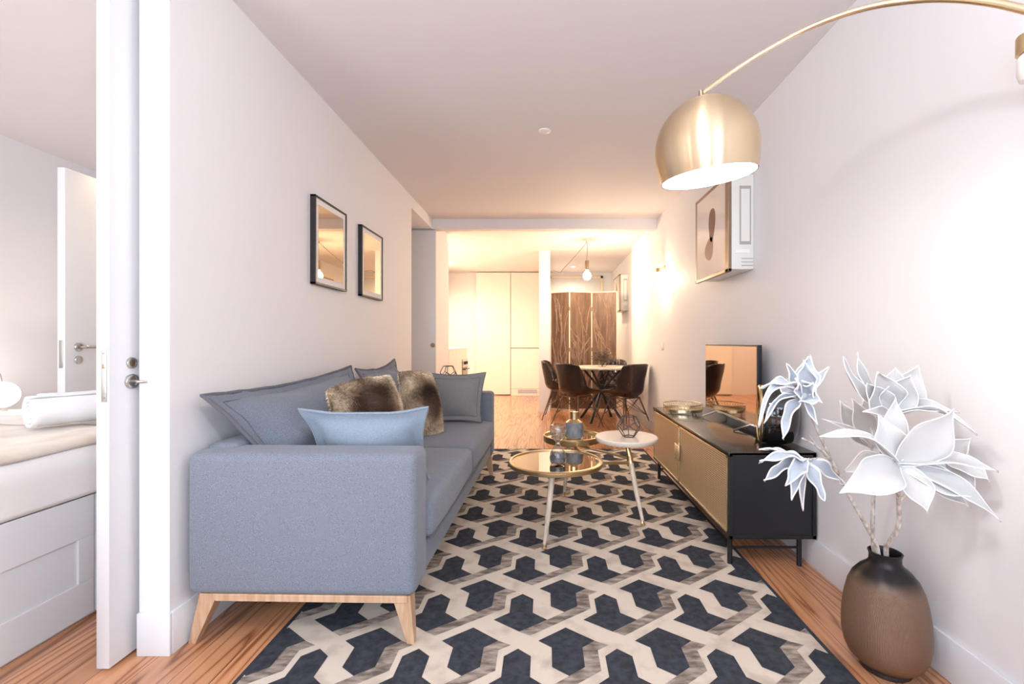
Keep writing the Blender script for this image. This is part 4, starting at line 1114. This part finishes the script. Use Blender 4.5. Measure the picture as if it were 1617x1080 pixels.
# ------------------------------------------------------------------ framed air conditioners
def ac_unit(lab, wx, xf, y0, y1, z0, z1):
    r_ = thing('wall_air_conditioner', lab, 'air conditioner', (wx, (y0 + y1) / 2, z0), 0, 'picture-front air conditioners on the right wall')
    MB().box(xf + 0.022, wx, y0 + 0.004, y1 - 0.02, z0 + 0.014, z1 - 0.006, 0.006).build('casing', M['plastic'], r_)
    b = MB(); w = 0.020
    b.box(xf, xf + 0.022, y0, y0 + 0.05, z0, z1, 0.002).box(xf, xf + 0.022, y1 - w, y1, z0, z1, 0.002).box(xf, xf + 0.022, y0, y1, z0, z0 + w, 0.002).box(xf, xf + 0.022, y0, y1, z1 - w, z1, 0.002)  # near side bar widened to stand for a brown reflection
    b.build('front_frame', M['bronze'], r_, smooth=False)
    ph = MB().box(xf + 0.004, xf + 0.018, y0 + w, y1 - w, z0 + w, z1 - w).build('print', mat('print_paper', (0.80, 0.70, 0.63), 0.08, bump=0.01, bscale=20, coat=0.6), r_, smooth=False)
    # abstract two-tone brush shape
    bm_ = MB(); cy = (y0 + y1) / 2; cz = (z0 + z1) / 2
    s = (z1 - z0)
    def blob(cx_, cz_, ry, rz, a):
        n0 = len(bm_.bm.faces); ca, sa = math.cos(a), math.sin(a)
        vs = []
        for k in range(28):
            t = 2 * PI * k / 28; q = 1 + 0.08 * math.sin(3 * t)
            yy = ry * math.cos(t) * q; zz = rz * math.sin(t) * q
            vs.append(bm_.bm.verts.new((xf + 0.0036, cy + cx_ + yy * ca - zz * sa, cz + cz_ + yy * sa + zz * ca)))
        bm_.bm.faces.new(vs); bm_._mark(n0)
    blob(-0.02 * s / 0.6, 0.06 * s / 0.6, 0.062, 0.115, R(4)); bm_.mi = 1
    blob(0.03 * s / 0.6, -0.10 * s / 0.6, 0.085, 0.075, R(-30))
    bm_.build('motif', [mat('motif_brown', (0.22, 0.11, 0.07), 0.5, bump=0.01), mat('motif_tan', (0.42, 0.24, 0.17), 0.5, bump=0.01)], ph, smooth=False)
    # near side: recessed service panel with small label strip and grille
    pw_ = wx - xf - 0.022
    xa = xf + 0.022
    MB().box(xa + pw_ * 0.36, xa + pw_ * 0.86, y0 + 0.0005, y0 + 0.005, z0 + 0.17, z1 - 0.08, 0.001).build('side_panel', M['greyplastic'], r_, smooth=False)
    MB().box(xa + pw_ * 0.42, xa + pw_ * 0.80, y0 - 0.0005, y0 + 0.002, z0 + 0.19, z1 - 0.10, 0.001).build('inlet_plate', M['plastic'], r_, smooth=False)
    MB().box(xa + pw_ * 0.15, xa + pw_ * 0.80, y0 + 0.0, y0 + 0.005, z0 + 0.115, z0 + 0.140, 0.001).build('name_strip', M['white_enamel'], r_, smooth=False)
    b = MB()
    for k in range(3): b.box(xa + pw_ * 0.45, xa + pw_ * 0.95, y0 + 0.001, y0 + 0.005, z0 + 0.035 + 0.022 * k, z0 + 0.040 + 0.022 * k)
    b.build('vent_slots', M['greyplastic'], r_, smooth=False)
    return r_
ac_unit('picture-fronted air conditioner high on right wall beside the dome lamp', WX, 1.155, 2.87, 3.49, 1.545, 2.165)
ac_unit('picture-fronted air conditioner by the far folding screen', 1.40, 1.25, 7.62, 8.30, 1.615, 2.235)

# light switch, smoke detector
sw = P(1044, 547, 5.09)
r_ = thing('light_switch', 'white double wall switch plate near the dining chairs', 'switch', (WX, 5.09, sw.z))
MB().box(WX - 0.008, WX, 5.05, 5.13, sw.z - 0.04, sw.z + 0.04, 0.002).build('switch_plate', M['plastic'], r_)
MB().box(WX - 0.012, WX - 0.007, 5.065, 5.115, sw.z - 0.028, sw.z + 0.028, 0.002).build('rocker', M['white_enamel'], r_)
r_ = MB().lathe([(0.0001, -0.008), (0.035, -0.008), (0.042, -0.003), (0.042, 0)], (0, 0, 0), 32).build('smoke_detector', M['white_enamel'])
r_.location = (0.0, 3.12, CZ); tag(r_, 'small round white detector on the living room ceiling', 'smoke detector')

# ------------------------------------------------------------------ dining corner
TX, TY = 0.80, 6.42
dt = thing('dining_table', 'round marble-topped dining table on crossed black metal legs', 'dining table', (TX, TY, 0))
MB().lathe([(0.0001, 0.725), (0.415, 0.725), (0.43, 0.735), (0.43, 0.750), (0.425, 0.755), (0.0001, 0.755)], (0, 0, 0), 64).build('table_top', M['marble'], dt, world=False)
for k in range(4):
    a = R(45 + 90 * k + 12)
    c_, s_ = math.cos(a), math.sin(a)
    MB().tube([(0.33 * c_, 0.33 * s_, 0.0), (0.03 * c_, 0.03 * s_, 0.40), (-0.02 * c_, -0.02 * s_, 0.47)], 0.019, 8).build('leg', M['black'], dt, world=False)
b = MB()
for k in range(4):
    a = R(90 * k + 12 + 45); b.tube([(0, 0, 0.42), (0.30 * math.cos(a), 0.30 * math.sin(a), 0.725)], 0.016, 8)
b.tube([(0, 0, 0.36), (0, 0, 0.50)], 0.034, 12)
b.build('top_support', M['black'], dt, world=False)

def shell_pt(u, v):
    """u -1..1 across, v 0..1 front edge of seat to top of back; faces +Y locally"""
    pr = spline([(0, 0.235, 0.425), (0, 0.13, 0.432), (0, 0.0, 0.418), (0, -0.13, 0.420), (0, -0.205, 0.475), (0, -0.235, 0.60), (0, -0.262, 0.72), (0, -0.275, 0.83)], 6)
    k = v * (len(pr) - 1); i = min(int(k), len(pr) - 2); p = pr[i].lerp(pr[i + 1], k - i)
    sv = min(max((v - 0.30) / 0.35, 0), 1); sv = sv * sv * (3 - 2 * sv)
    hw = 0.215 + 0.02 * math.sin(PI * v)
    s = abs(u)
    x = u * hw * (1 - 0.05 * s ** 4)
    seat_rise = (0.05 + 0.16 * min(v / 0.5, 1) ** 2) * s ** 3.2 * (1 - sv)
    wrap = 0.155 * s ** 2.6 * sv * (1 - 0.45 * max(0, (v - 0.75) / 0.25))
    if sv > 0: seat_rise += 0.21 * s ** 3.2 * sv * max(0, 1 - (v - 0.3) / 0.35)
    tz = -0.03 * s ** 5 * max(0, (v - 0.85) / 0.15)
    return Vector((x, p.y + wrap, p.z + seat_rise + tz))
def make_chair():
    r_ = thing('dining_chair', '', 'chair', (0, 0, 0), 0, 'leather dining chairs around the round table')
    b = MB(); b.grid(lambda u, v: shell_pt(u * 2 - 1, v), 22, 36)
    o = b.build('shell', M['leather'], r_, world=False, solid=0.022)
    b = MB(); b.grid(lambda u, v: shell_pt((u * 2 - 1) * 0.90, 0.04 + v * 0.93) + Vector((0, 0.016 if v > 0.4 else 0.004, 0.013 if v < 0.5 else 0.0)), 20, 32)
    o = b.build('quilted_pad', M['quilt'], r_, world=False, solid=0.01); o['label'] = 'diamond-quilted inner padding'
    b = MB().tube([(-0.13, -0.12, 0.400), (0.13, -0.12, 0.400), (0.13, 0.13, 0.405), (-0.13, 0.13, 0.405), (-0.13, -0.12, 0.400)], 0.008, 8)
    b.build('seat_mount', M['rod'], r_, world=False)
    tops = [(-0.13, -0.12), (0.13, -0.12), (0.13, 0.13), (-0.13, 0.13)]
    feet = [(-0.24, -0.25), (0.24, -0.25), (0.24, 0.24), (-0.24, 0.24)]
    for t_, f_ in zip(tops, feet):
        MB().tube([(f_[0], f_[1], 0.0), (t_[0], t_[1], 0.402)], [0.007, 0.0105], 10).build('leg', M['rod'], r_, world=False)
    mid = [Vector((t_[0], t_[1], 0.402)).lerp(Vector((f_[0], f_[1], 0)), 0.55) for t_, f_ in zip(tops, feet)]
    b = MB()
    for k in range(4):
        j = (k + 1) % 4
        t0 = Vector((*tops[k], 0.402)); t1 = Vector((*tops[j], 0.402))
        b.tube([mid[k], t1], 0.0036, 6); b.tube([mid[j], t0], 0.0036, 6)
        b.tube([mid[k], (mid[k] + mid[(k + 2) % 4]) / 2 + Vector((0, 0, 0.13)), mid[(k + 2) % 4]], 0.0036, 6)
    b.build('wire_brace', M['rod'], r_, world=False)
    return r_
chair0 = make_chair()
def aim(x, y): return math.atan2(TY - y, TX - x) - PI / 2
chairs = [((0.42, 5.91), R(-46), 'brown leather dining chair with its back to us, left of the table front'),
          ((1.02, 5.79), R(32), 'brown leather dining chair nearest the right wall, back turned'),
          ((0.235, 6.62), R(-96), 'quilted leather dining chair on the left side of the round table'),
          ((1.03, 6.90), R(172), 'quilted leather dining chair on the far side of the table')]
for i, ((x, y), rz, lab) in enumerate(chairs):
    c_ = chair0 if i == 0 else copy_tree(chair0)
    c_.location = (x, y, 0); c_.rotation_euler = (0, 0, rz); c_['label'] = lab

# dried flower pot on the table
rnd = random.Random(5)
r_ = thing('dried_flower_arrangement', 'dried spiky flower ball in a glass pot on the dining table', 'plant', (0.80, 6.35, 0.7552))
MB().lathe([(0.0001, 0.0), (0.045, 0.0), (0.055, 0.015), (0.055, 0.055), (0.048, 0.065), (0.044, 0.06), (0.048, 0.05), (0.048, 0.01)], (0, 0, 0), 28).build('glass_pot', M['glass'], r_, world=False)
b = MB()
for k in range(260):
    d_ = Vector((rnd.gauss(0, 1), rnd.gauss(0, 1), rnd.gauss(0.25, 0.8))).normalized()
    L_ = rnd.uniform(0.08, 0.155); c_ = Vector((0, 0, 0.115))
    e_ = c_ + d_ * L_; e_.z = max(e_.z, 0.03)
    b.tube([c_ + d_ * 0.03, e_], [0.0022, 0.0014], 4)
    b.ico(e_, rnd.uniform(0.006, 0.011), 1)
b.ico((0, 0, 0.11), 0.05, 2)
b.tube([(0, 0, 0.01), (0, 0, 0.11)], 0.012, 8)
b.build('dried_heads', M['dry'], r_, world=False)
# two small glass candlesticks beside it
for i, (x, y, lab) in enumerate(((1.015, 6.40, 'slender clear glass candle holder left of its twin on the dining table'), (1.065, 6.50, 'slender clear glass candle holder right of its twin on the dining table'))):
    r_ = MB().lathe([(0.0001, 0), (0.026, 0), (0.026, 0.005), (0.008, 0.012), (0.006, 0.09), (0.012, 0.10), (0.014, 0.125), (0.011, 0.125), (0.009, 0.105)], (0, 0, 0), 20).build('candle_holder', M['glass'])
    r_.location = (x, y, 0.7552); tag(r_, lab, 'candle holder', 'glass candle holders on the dining table')

# folding screen
def folding_screen():
    zt_ = 1.895
    pts = [(0.105, 7.20), (0.385, 7.28), (0.745, 7.26), (1.125, 7.24)]
    pts = [(0.10, 7.42), (0.395, 7.24), (0.760, 7.36), (1.150, 7.24)]
    root = thing('folding_screen', 'three-panel carved brown wooden folding screen behind the dining table', 'screen', (0.62, 7.3, 0))
    rnd = random.Random(11)
    for i in range(3):
        a = Vector((*pts[i], 0)); c = Vector((*pts[i + 1], 0)); ax = (c - a); L_ = ax.length; ax.normalize(); n = Vector((ax.y, -ax.x, 0))
        if n.y > 0: n = -n
        M4 = Matrix(((ax.x, n.x, 0, a.x), (ax.y, n.y, 0, a.y), (0, 0, 1, 0), (0, 0, 0, 1)))
        g = 0.006
        pn = MB().box(g, L_ - g, -0.02, 0.0, 0.03, zt_, 0.003, mtx=M4).build('panel', M['carved'], root, smooth=False)
        # wandering branches in relief
        b = MB(); n_ = 24
        for q in range(n_):
            x = rnd.uniform(0.02, L_ - 0.02); z = rnd.uniform(0.03, 1.5); pp = []
            ph = rnd.uniform(0, 6); amp = rnd.uniform(0.02, 0.06); sl = rnd.uniform(-0.34, 0.34); ln = rnd.uniform(0.4, 1.1)
            for s_ in range(22):
                t = s_ / 21; zz = z + ln * t
                xx = x + sl * t + amp * math.sin(ph + t * rnd.uniform(4.4, 4.8))
                if zz < zt_ - 0.02 and 0.015 < xx < L_ - 0.015: pp.append(M4 @ Vector((xx, 0.001, zz)))
                elif len(pp) > 3: break
                else: pp = []
            if len(pp) > 3:
                b.tube(pp, [0.0125 * (0.35 + 0.65 * math.sin(PI * (k + 0.5) / len(pp))) for k in range(len(pp))], 6)
        b.build('carving', M['ridge'], pn)['label'] = 'raised branch carving'
        e = MB()
        e.box(-0.001, g + 0.004, -0.022, 0.002, 0.0, zt_, 0.001, mtx=M4).box(L_ - g - 0.004, L_ + 0.001, -0.022, 0.002, 0.0, zt_, 0.001, mtx=M4).box(0, L_, -0.021, 0.001, zt_ - 0.002, zt_ + 0.010, 0.001, mtx=M4)
        e.build('edge_strip', M['cream_edge'], pn, smooth=False)
        if i < 2:
            for z in (1.60, 0.95, 0.30):
                q = M4 @ Vector((L_, 0.004, z))
                MB().tube([q, q + Vector((0, 0, 0.06))], 0.008, 8).build('hinge', M['bronze'], root)
folding_screen()

# pendant with swagged cord
pb = P(927, 430, 6.42)
pd = thing('pendant_lamp', 'bare bulb pendant on a swagged dark cord over the dining table', 'pendant lamp', (pb.x, 6.42, CZ))
MB().lathe([(0.0001, -0.02), (0.045, -0.02), (0.05, -0.012), (0.05, 0)], (pb.x, 6.42, CZ), 32).build('ceiling_rose', M['white_enamel'], pd)
hook = Vector((pb.x - 0.01, 6.42, CZ - 0.045))
b = MB(); b.tube([hook + Vector((0, 0, 0.04)), hook], 0.003, 6)
b.tube(spline([Vector((pb.x, 6.42, 2.25)), hook + Vector((0.012, 0, -0.03)), hook, hook + Vector((-0.04, 0.05, -0.05)), P(905, 408, 6.6), P(890, 424, 6.75), P(884, 430, 6.85), P(872, 427, 7.05), (0.094, 7.215, 2.20)], 7), 0.0042, 8)
b.build('cord', M['bronze'], pd)
MB().lathe([(0.0001, 0.135), (0.026, 0.13), (0.030, 0.11), (0.030, 0.01), (0.026, 0.0), (0.0001, 0.0)], (pb.x, 6.42, 2.115), 24).build('socket', M['bronze'], pd)
MB().lathe([(0.014, 0.0), (0.022, -0.02), (0.050, -0.055), (0.058, -0.09), (0.046, -0.125), (0.020, -0.143), (0.0001, -0.146)], (pb.x, 6.42, 2.117), 32).build('light_bulb', M['bulb'], pd)
light('pendant_light', 'POINT', (pb.x, 6.42, 1.93), 17, WARM2, 0.06, parent=pd)

# ------------------------------------------------------------------ kitchen
cab = [(-1.415, -0.705, 'tall white kitchen cupboard left of the pair on the end wall', False), (-0.700, -0.092, 'tall white fridge cupboard with vent slot beside the partition', True)]
for x0, x1, lab, fr in cab:
    r_ = thing('tall_cupboard', lab, 'cupboard', ((x0 + x1) / 2, YE - 0.3, 0), 0, 'tall kitchen cupboards')
    y1 = YE - 0.04
    MB().box(x0, x1, y1 - 0.05, YE - 0.002, 0.0, 2.535, 0.0).build('body', M['gap'], r_, smooth=False)
    if fr:
        MB().box(x0 + 0.003, x1 - 0.003, y1 - 0.072, y1 - 0.05, 0.98, 2.53, 0.002).build('door', M['kitchen'], r_, smooth=False)
        MB().box(x0 + 0.003, x1 - 0.003, y1 - 0.072, y1 - 0.05, 0.14, 0.965, 0.002).build('door', M['kitchen'], r_, smooth=False)
        v = MB().box(x0 + 0.003, x1 - 0.003, y1 - 0.066, y1 - 0.05, 0.0, 0.135, 0.001).build('plinth', M['kitchen'], r_, smooth=False)
        b = MB()
        for k in range(5): b.box(x0 + 0.15, x1 - 0.06, y1 - 0.070, y1 - 0.064, 0.045 + 0.016 * k, 0.054 + 0.016 * k)
        b.build('vent_grille', M['steel'], v, smooth=False)
    else:
        MB().box(x0 + 0.003, x1 - 0.003, y1 - 0.072, y1 - 0.05, 0.02, 2.53, 0.002).build('door', M['kitchen'], r_, smooth=False)
r_ = thing('kitchen_counter', 'low white kitchen counter on the left of the bright kitchen', 'counter', (-1.64, 6.9, 0))
MB().box(-1.99, -1.295, 6.12, 7.62, 0.0, 0.985).build('body', M['kitchen'], r_, smooth=False)
MB().box(-1.995, -1.285, 6.115, 7.64, 0.985, 1.01, 0.002).build('worktop', M['kitchen'], r_)
for y0, y1 in ((6.13, 6.63), (6.64, 7.08)):
    MB().box(-1.295, -1.283, y0, y1, 0.08, 0.975, 0.002).build('door', M['kitchen'], r_, smooth=False)
ov = thing('built_in_oven', 'narrow brown built-in oven at the far end of the kitchen counter', 'oven', (-1.283, 7.33, 0.40))
MB().box(-1.294, -1.276, 7.11, 7.58, 0.40, 0.80, 0.003).build('oven_door', M['ovenglass'], ov, smooth=False)
MB().box(-1.294, -1.274, 7.11, 7.58, 0.70, 0.83, 0.003).build('control_panel', M['steel'], ov, smooth=False)
for y in (7.26, 7.42): MB().lathe([(0.0001, 0.022), (0.022, 0.022), (0.026, 0.0)], (-1.274, y, 0.765), 20, Matrix.Rotation(R(90), 3, 'Y')).build('knob', M['black'], ov)
MB().tube([(-1.245, 7.15, 0.665), (-1.245, 7.54, 0.665)], 0.010, 8).tube([(-1.276, 7.17, 0.665), (-1.245, 7.17, 0.665)], 0.006, 6).tube([(-1.276, 7.52, 0.665), (-1.245, 7.52, 0.665)], 0.006, 6).build('handle', M['black'], ov)
r_ = thing('added_globe_fill_lamp', 'added round white globe lamp out of view, filling the living room with light', 'ceiling light', (-0.1, 0.25, CZ))  # unseen lamp, added to lift the living room walls
MB().tube([(-0.1, 0.25, CZ), (-0.1, 0.25, 2.34)], 0.006, 8).build('rod', M['brass'], r_)
MB().ico((-0.1, 0.25, 2.22), 0.125, 3).build('globe_shade', M['whiteglow'], r_)
light('globe_fill_light', 'POINT', (-0.1, 0.25, 2.04), 17, (0.93, 0.96, 1.0), 0.06, parent=r_)
# recessed downlights; the bedroom and folding screen ones are added fill lights
for i, (x, y, pw_, lab) in enumerate(((-1.62, 6.9, 62, 'round recessed ceiling light over the kitchen counter'), (-1.75, 8.3, 62, 'round recessed ceiling light deep in the kitchen corner'), (-2.3, 3.3, 18, 'added round recessed ceiling light warming the bedroom door'), (0.55, 8.75, 48, 'added round recessed ceiling light brightening the space behind the folding screen'))):
    r_ = thing('recessed_light', lab, 'ceiling light', (x, y, CZ), 0, 'recessed ceiling lights')
    MB().torus((x, y, CZ - 0.002), 0.045, 0.004, 32, 6).build('ring', M['white_enamel'], r_)
    MB().lathe([(0.0001, 0), (0.042, 0)], (x, y, CZ - 0.0015), 24).build('lens', M['whiteglow'], r_)
    light('downlight', 'SPOT', (x, y, CZ - 0.02), pw_, WARM2, 0.05, parent=r_, spot=R(165), blend=0.8)
# under-cupboard strip throwing light on the kitchen wall
r_ = thing('strip_light', 'short strip light on the kitchen side wall over the counter', 'light', (-1.98, 7.0, 1.75))
MB().box(-2.0, -1.93, 6.3, 7.7, 1.74, 1.78, 0.003).build('housing', M['white_enamel'], r_)
light('strip_lamp', 'AREA', (-1.90, 7.0, 1.735), 10, WARM2, 0.06, 1.3, parent=r_)

# ------------------------------------------------------------------ bedroom
bd = thing('bed', 'white storage bed with panelled drawer front seen through the doorway', 'bed', (-2.55, 1.4, 0))
bX = -1.822
MB().box(-3.25, bX - 0.012, 0.35, 2.50, 0.0, 0.487, 0.003).build('bed_base', M['door'], bd, smooth=False)
for y0, y1 in ((0.45, 1.845), (1.85, 2.50)):
    dr = MB()
    zA, zB, zC, zD = 0.012, 0.150, 0.325, 0.487
    ya_, yb2 = y0 + 0.065, min(y1 - 0.062, 2.45)
    X = (bX - 0.012, bX)
    dr.box(*X, y0, y1, zA, zB, 0.0015).box(*X, y0, y1, zC, zD, 0.0015).box(*X, y0, ya_, zB, zC, 0.0015).box(*X, yb2, y1, zB, zC, 0.0015)
    dr = dr.build('drawer_front', M['door'], bd, smooth=False)
    MB().box(bX - 0.012, bX - 0.008, ya_, yb2, zB, zC).build('inset_panel', M['door'], dr, smooth=False)
# duvet with soft folds over the mattress
def duvet(u, v):
    # u across from hidden far side to the visible side edge and down; v along the bed
    y = 0.33 + 2.18 * v
    L_ = u * 1.72
    if L_ < 1.38: x = -3.26 + L_; z = 0.685; 
    else:
        t = (L_ - 1.38) / 0.34; a = min(t / 0.35, 1) * PI / 2
        x = -3.26 + 1.38 + 0.065 * math.sin(a); z = 0.685 - 0.065 * (1 - math.cos(a)) - max(0, t - 0.35) / 0.65 * 0.125
    p = Vector((x, y, z)); n = noise.noise(Vector((x * 3, y * 2.2, z * 6))) * 0.014 + noise.noise(Vector((x * 6, y * 3.5 + z * 8, 4))) * 0.008
    return p + Vector((n * (1 if L_ > 1.38 else 0), 0, n * (1 if L_ <= 1.45 else 0.2)))
b = MB(); b.grid(duvet, 60, 60)
b.build('duvet', M['linen'], bd, solid=0.012)
MB().box(-3.24, bX - 0.035, 0.36, 2.48, 0.489, 0.665, 0.03, 3).build('mattress', M['linen'], bd)
# beige throw lying over the duvet
def throw(u, v):
    x = -3.2 + 1.375 * u; y = 0.9 + 1.28 * v
    base = duvet(min(1.0, (x + 3.26) / 1.72), (y - 0.33) / 2.18)
    e = 0.004 * noise.noise(Vector((x * 5, y * 5, 2)))
    return Vector((x, y, base.z + 0.020 + e))
b = MB(); b.grid(throw, 40, 24)
o = b.build('throw_blanket', M['throw'], solid=0.016); shift_origin(o, (-2.5, 1.5, 0.70)); tag(o, 'beige throw blanket spread across the white bed', 'blanket')
# rolled towels
def towel(label, c, ang, L_, r0, seed):
    root = thing('rolled_towel', label, 'towel', c, ang, 'white rolled towels on the bed')
    rnd = random.Random(seed)
    b = MB(); turns = 3.2; n = 90; thick = 0.0085
    def f(u, v):
        a = 2 * PI * turns * v; r = 0.016 + (r0 - 0.016) * (v)
        q = Vector((-L_ / 2 + L_ * u, r * math.cos(a), r * 0.86 * math.sin(a)))
        return q + Vector((0, 0, r0 * 0.86 + 0.003 * noise.noise(q * 20)))
    b.grid(f, 14, n)
    b.build('roll', M['towel'], root, world=False, solid=0.010)
    return root
towel('white towel rolled up at the near side of the bed', (-2.175, 2.14, 0.722), R(62), 0.34, 0.080, 1)
towel('white towel rolled up behind the nearer roll', (-2.33, 2.30, 0.722), R(58), 0.30, 0.074, 2)
# nightstand and lamp
r_ = thing('nightstand', 'white nightstand beyond the bed at the bedroom wall', 'nightstand', (-3.55, 2.95, 0))
MB().box(-3.78, -3.32, 2.72, 3.14, 0.02, 0.64, 0.004).build('body', M['door'], r_)
MB().box(-3.319, -3.305, 2.74, 3.12, 0.33, 0.62, 0.002).build('drawer', M['door'], r_)
lz = 0.641
r_ = thing('bedside_lamp', 'small globe bedside lamp with curved steel arm on the nightstand', 'lamp', (-3.60, 2.98, lz))
MB().lathe([(0.0001, 0), (0.06, 0), (0.06, 0.012), (0.0001, 0.015)], (0, 0, 0), 28).build('base', M['steel'], r_, world=False)
MB().tube(spline([(-0.02, 0, 0.012), (-0.03, 0, 0.16), (0.0, 0, 0.245), (0.035, 0, 0.25), (0.05, 0, 0.20)], 6), 0.006, 8).build('curved_arm', M['steel'], r_, world=False)
MB().ico((0.05, 0, 0.115), 0.085, 3).build('globe_shade', M['whiteglow'], r_, world=False)
light('bedside_light', 'POINT', (-3.42, 2.85, 0.80), 2.5, (1.0, 0.86, 0.70), 0.08, parent=r_)
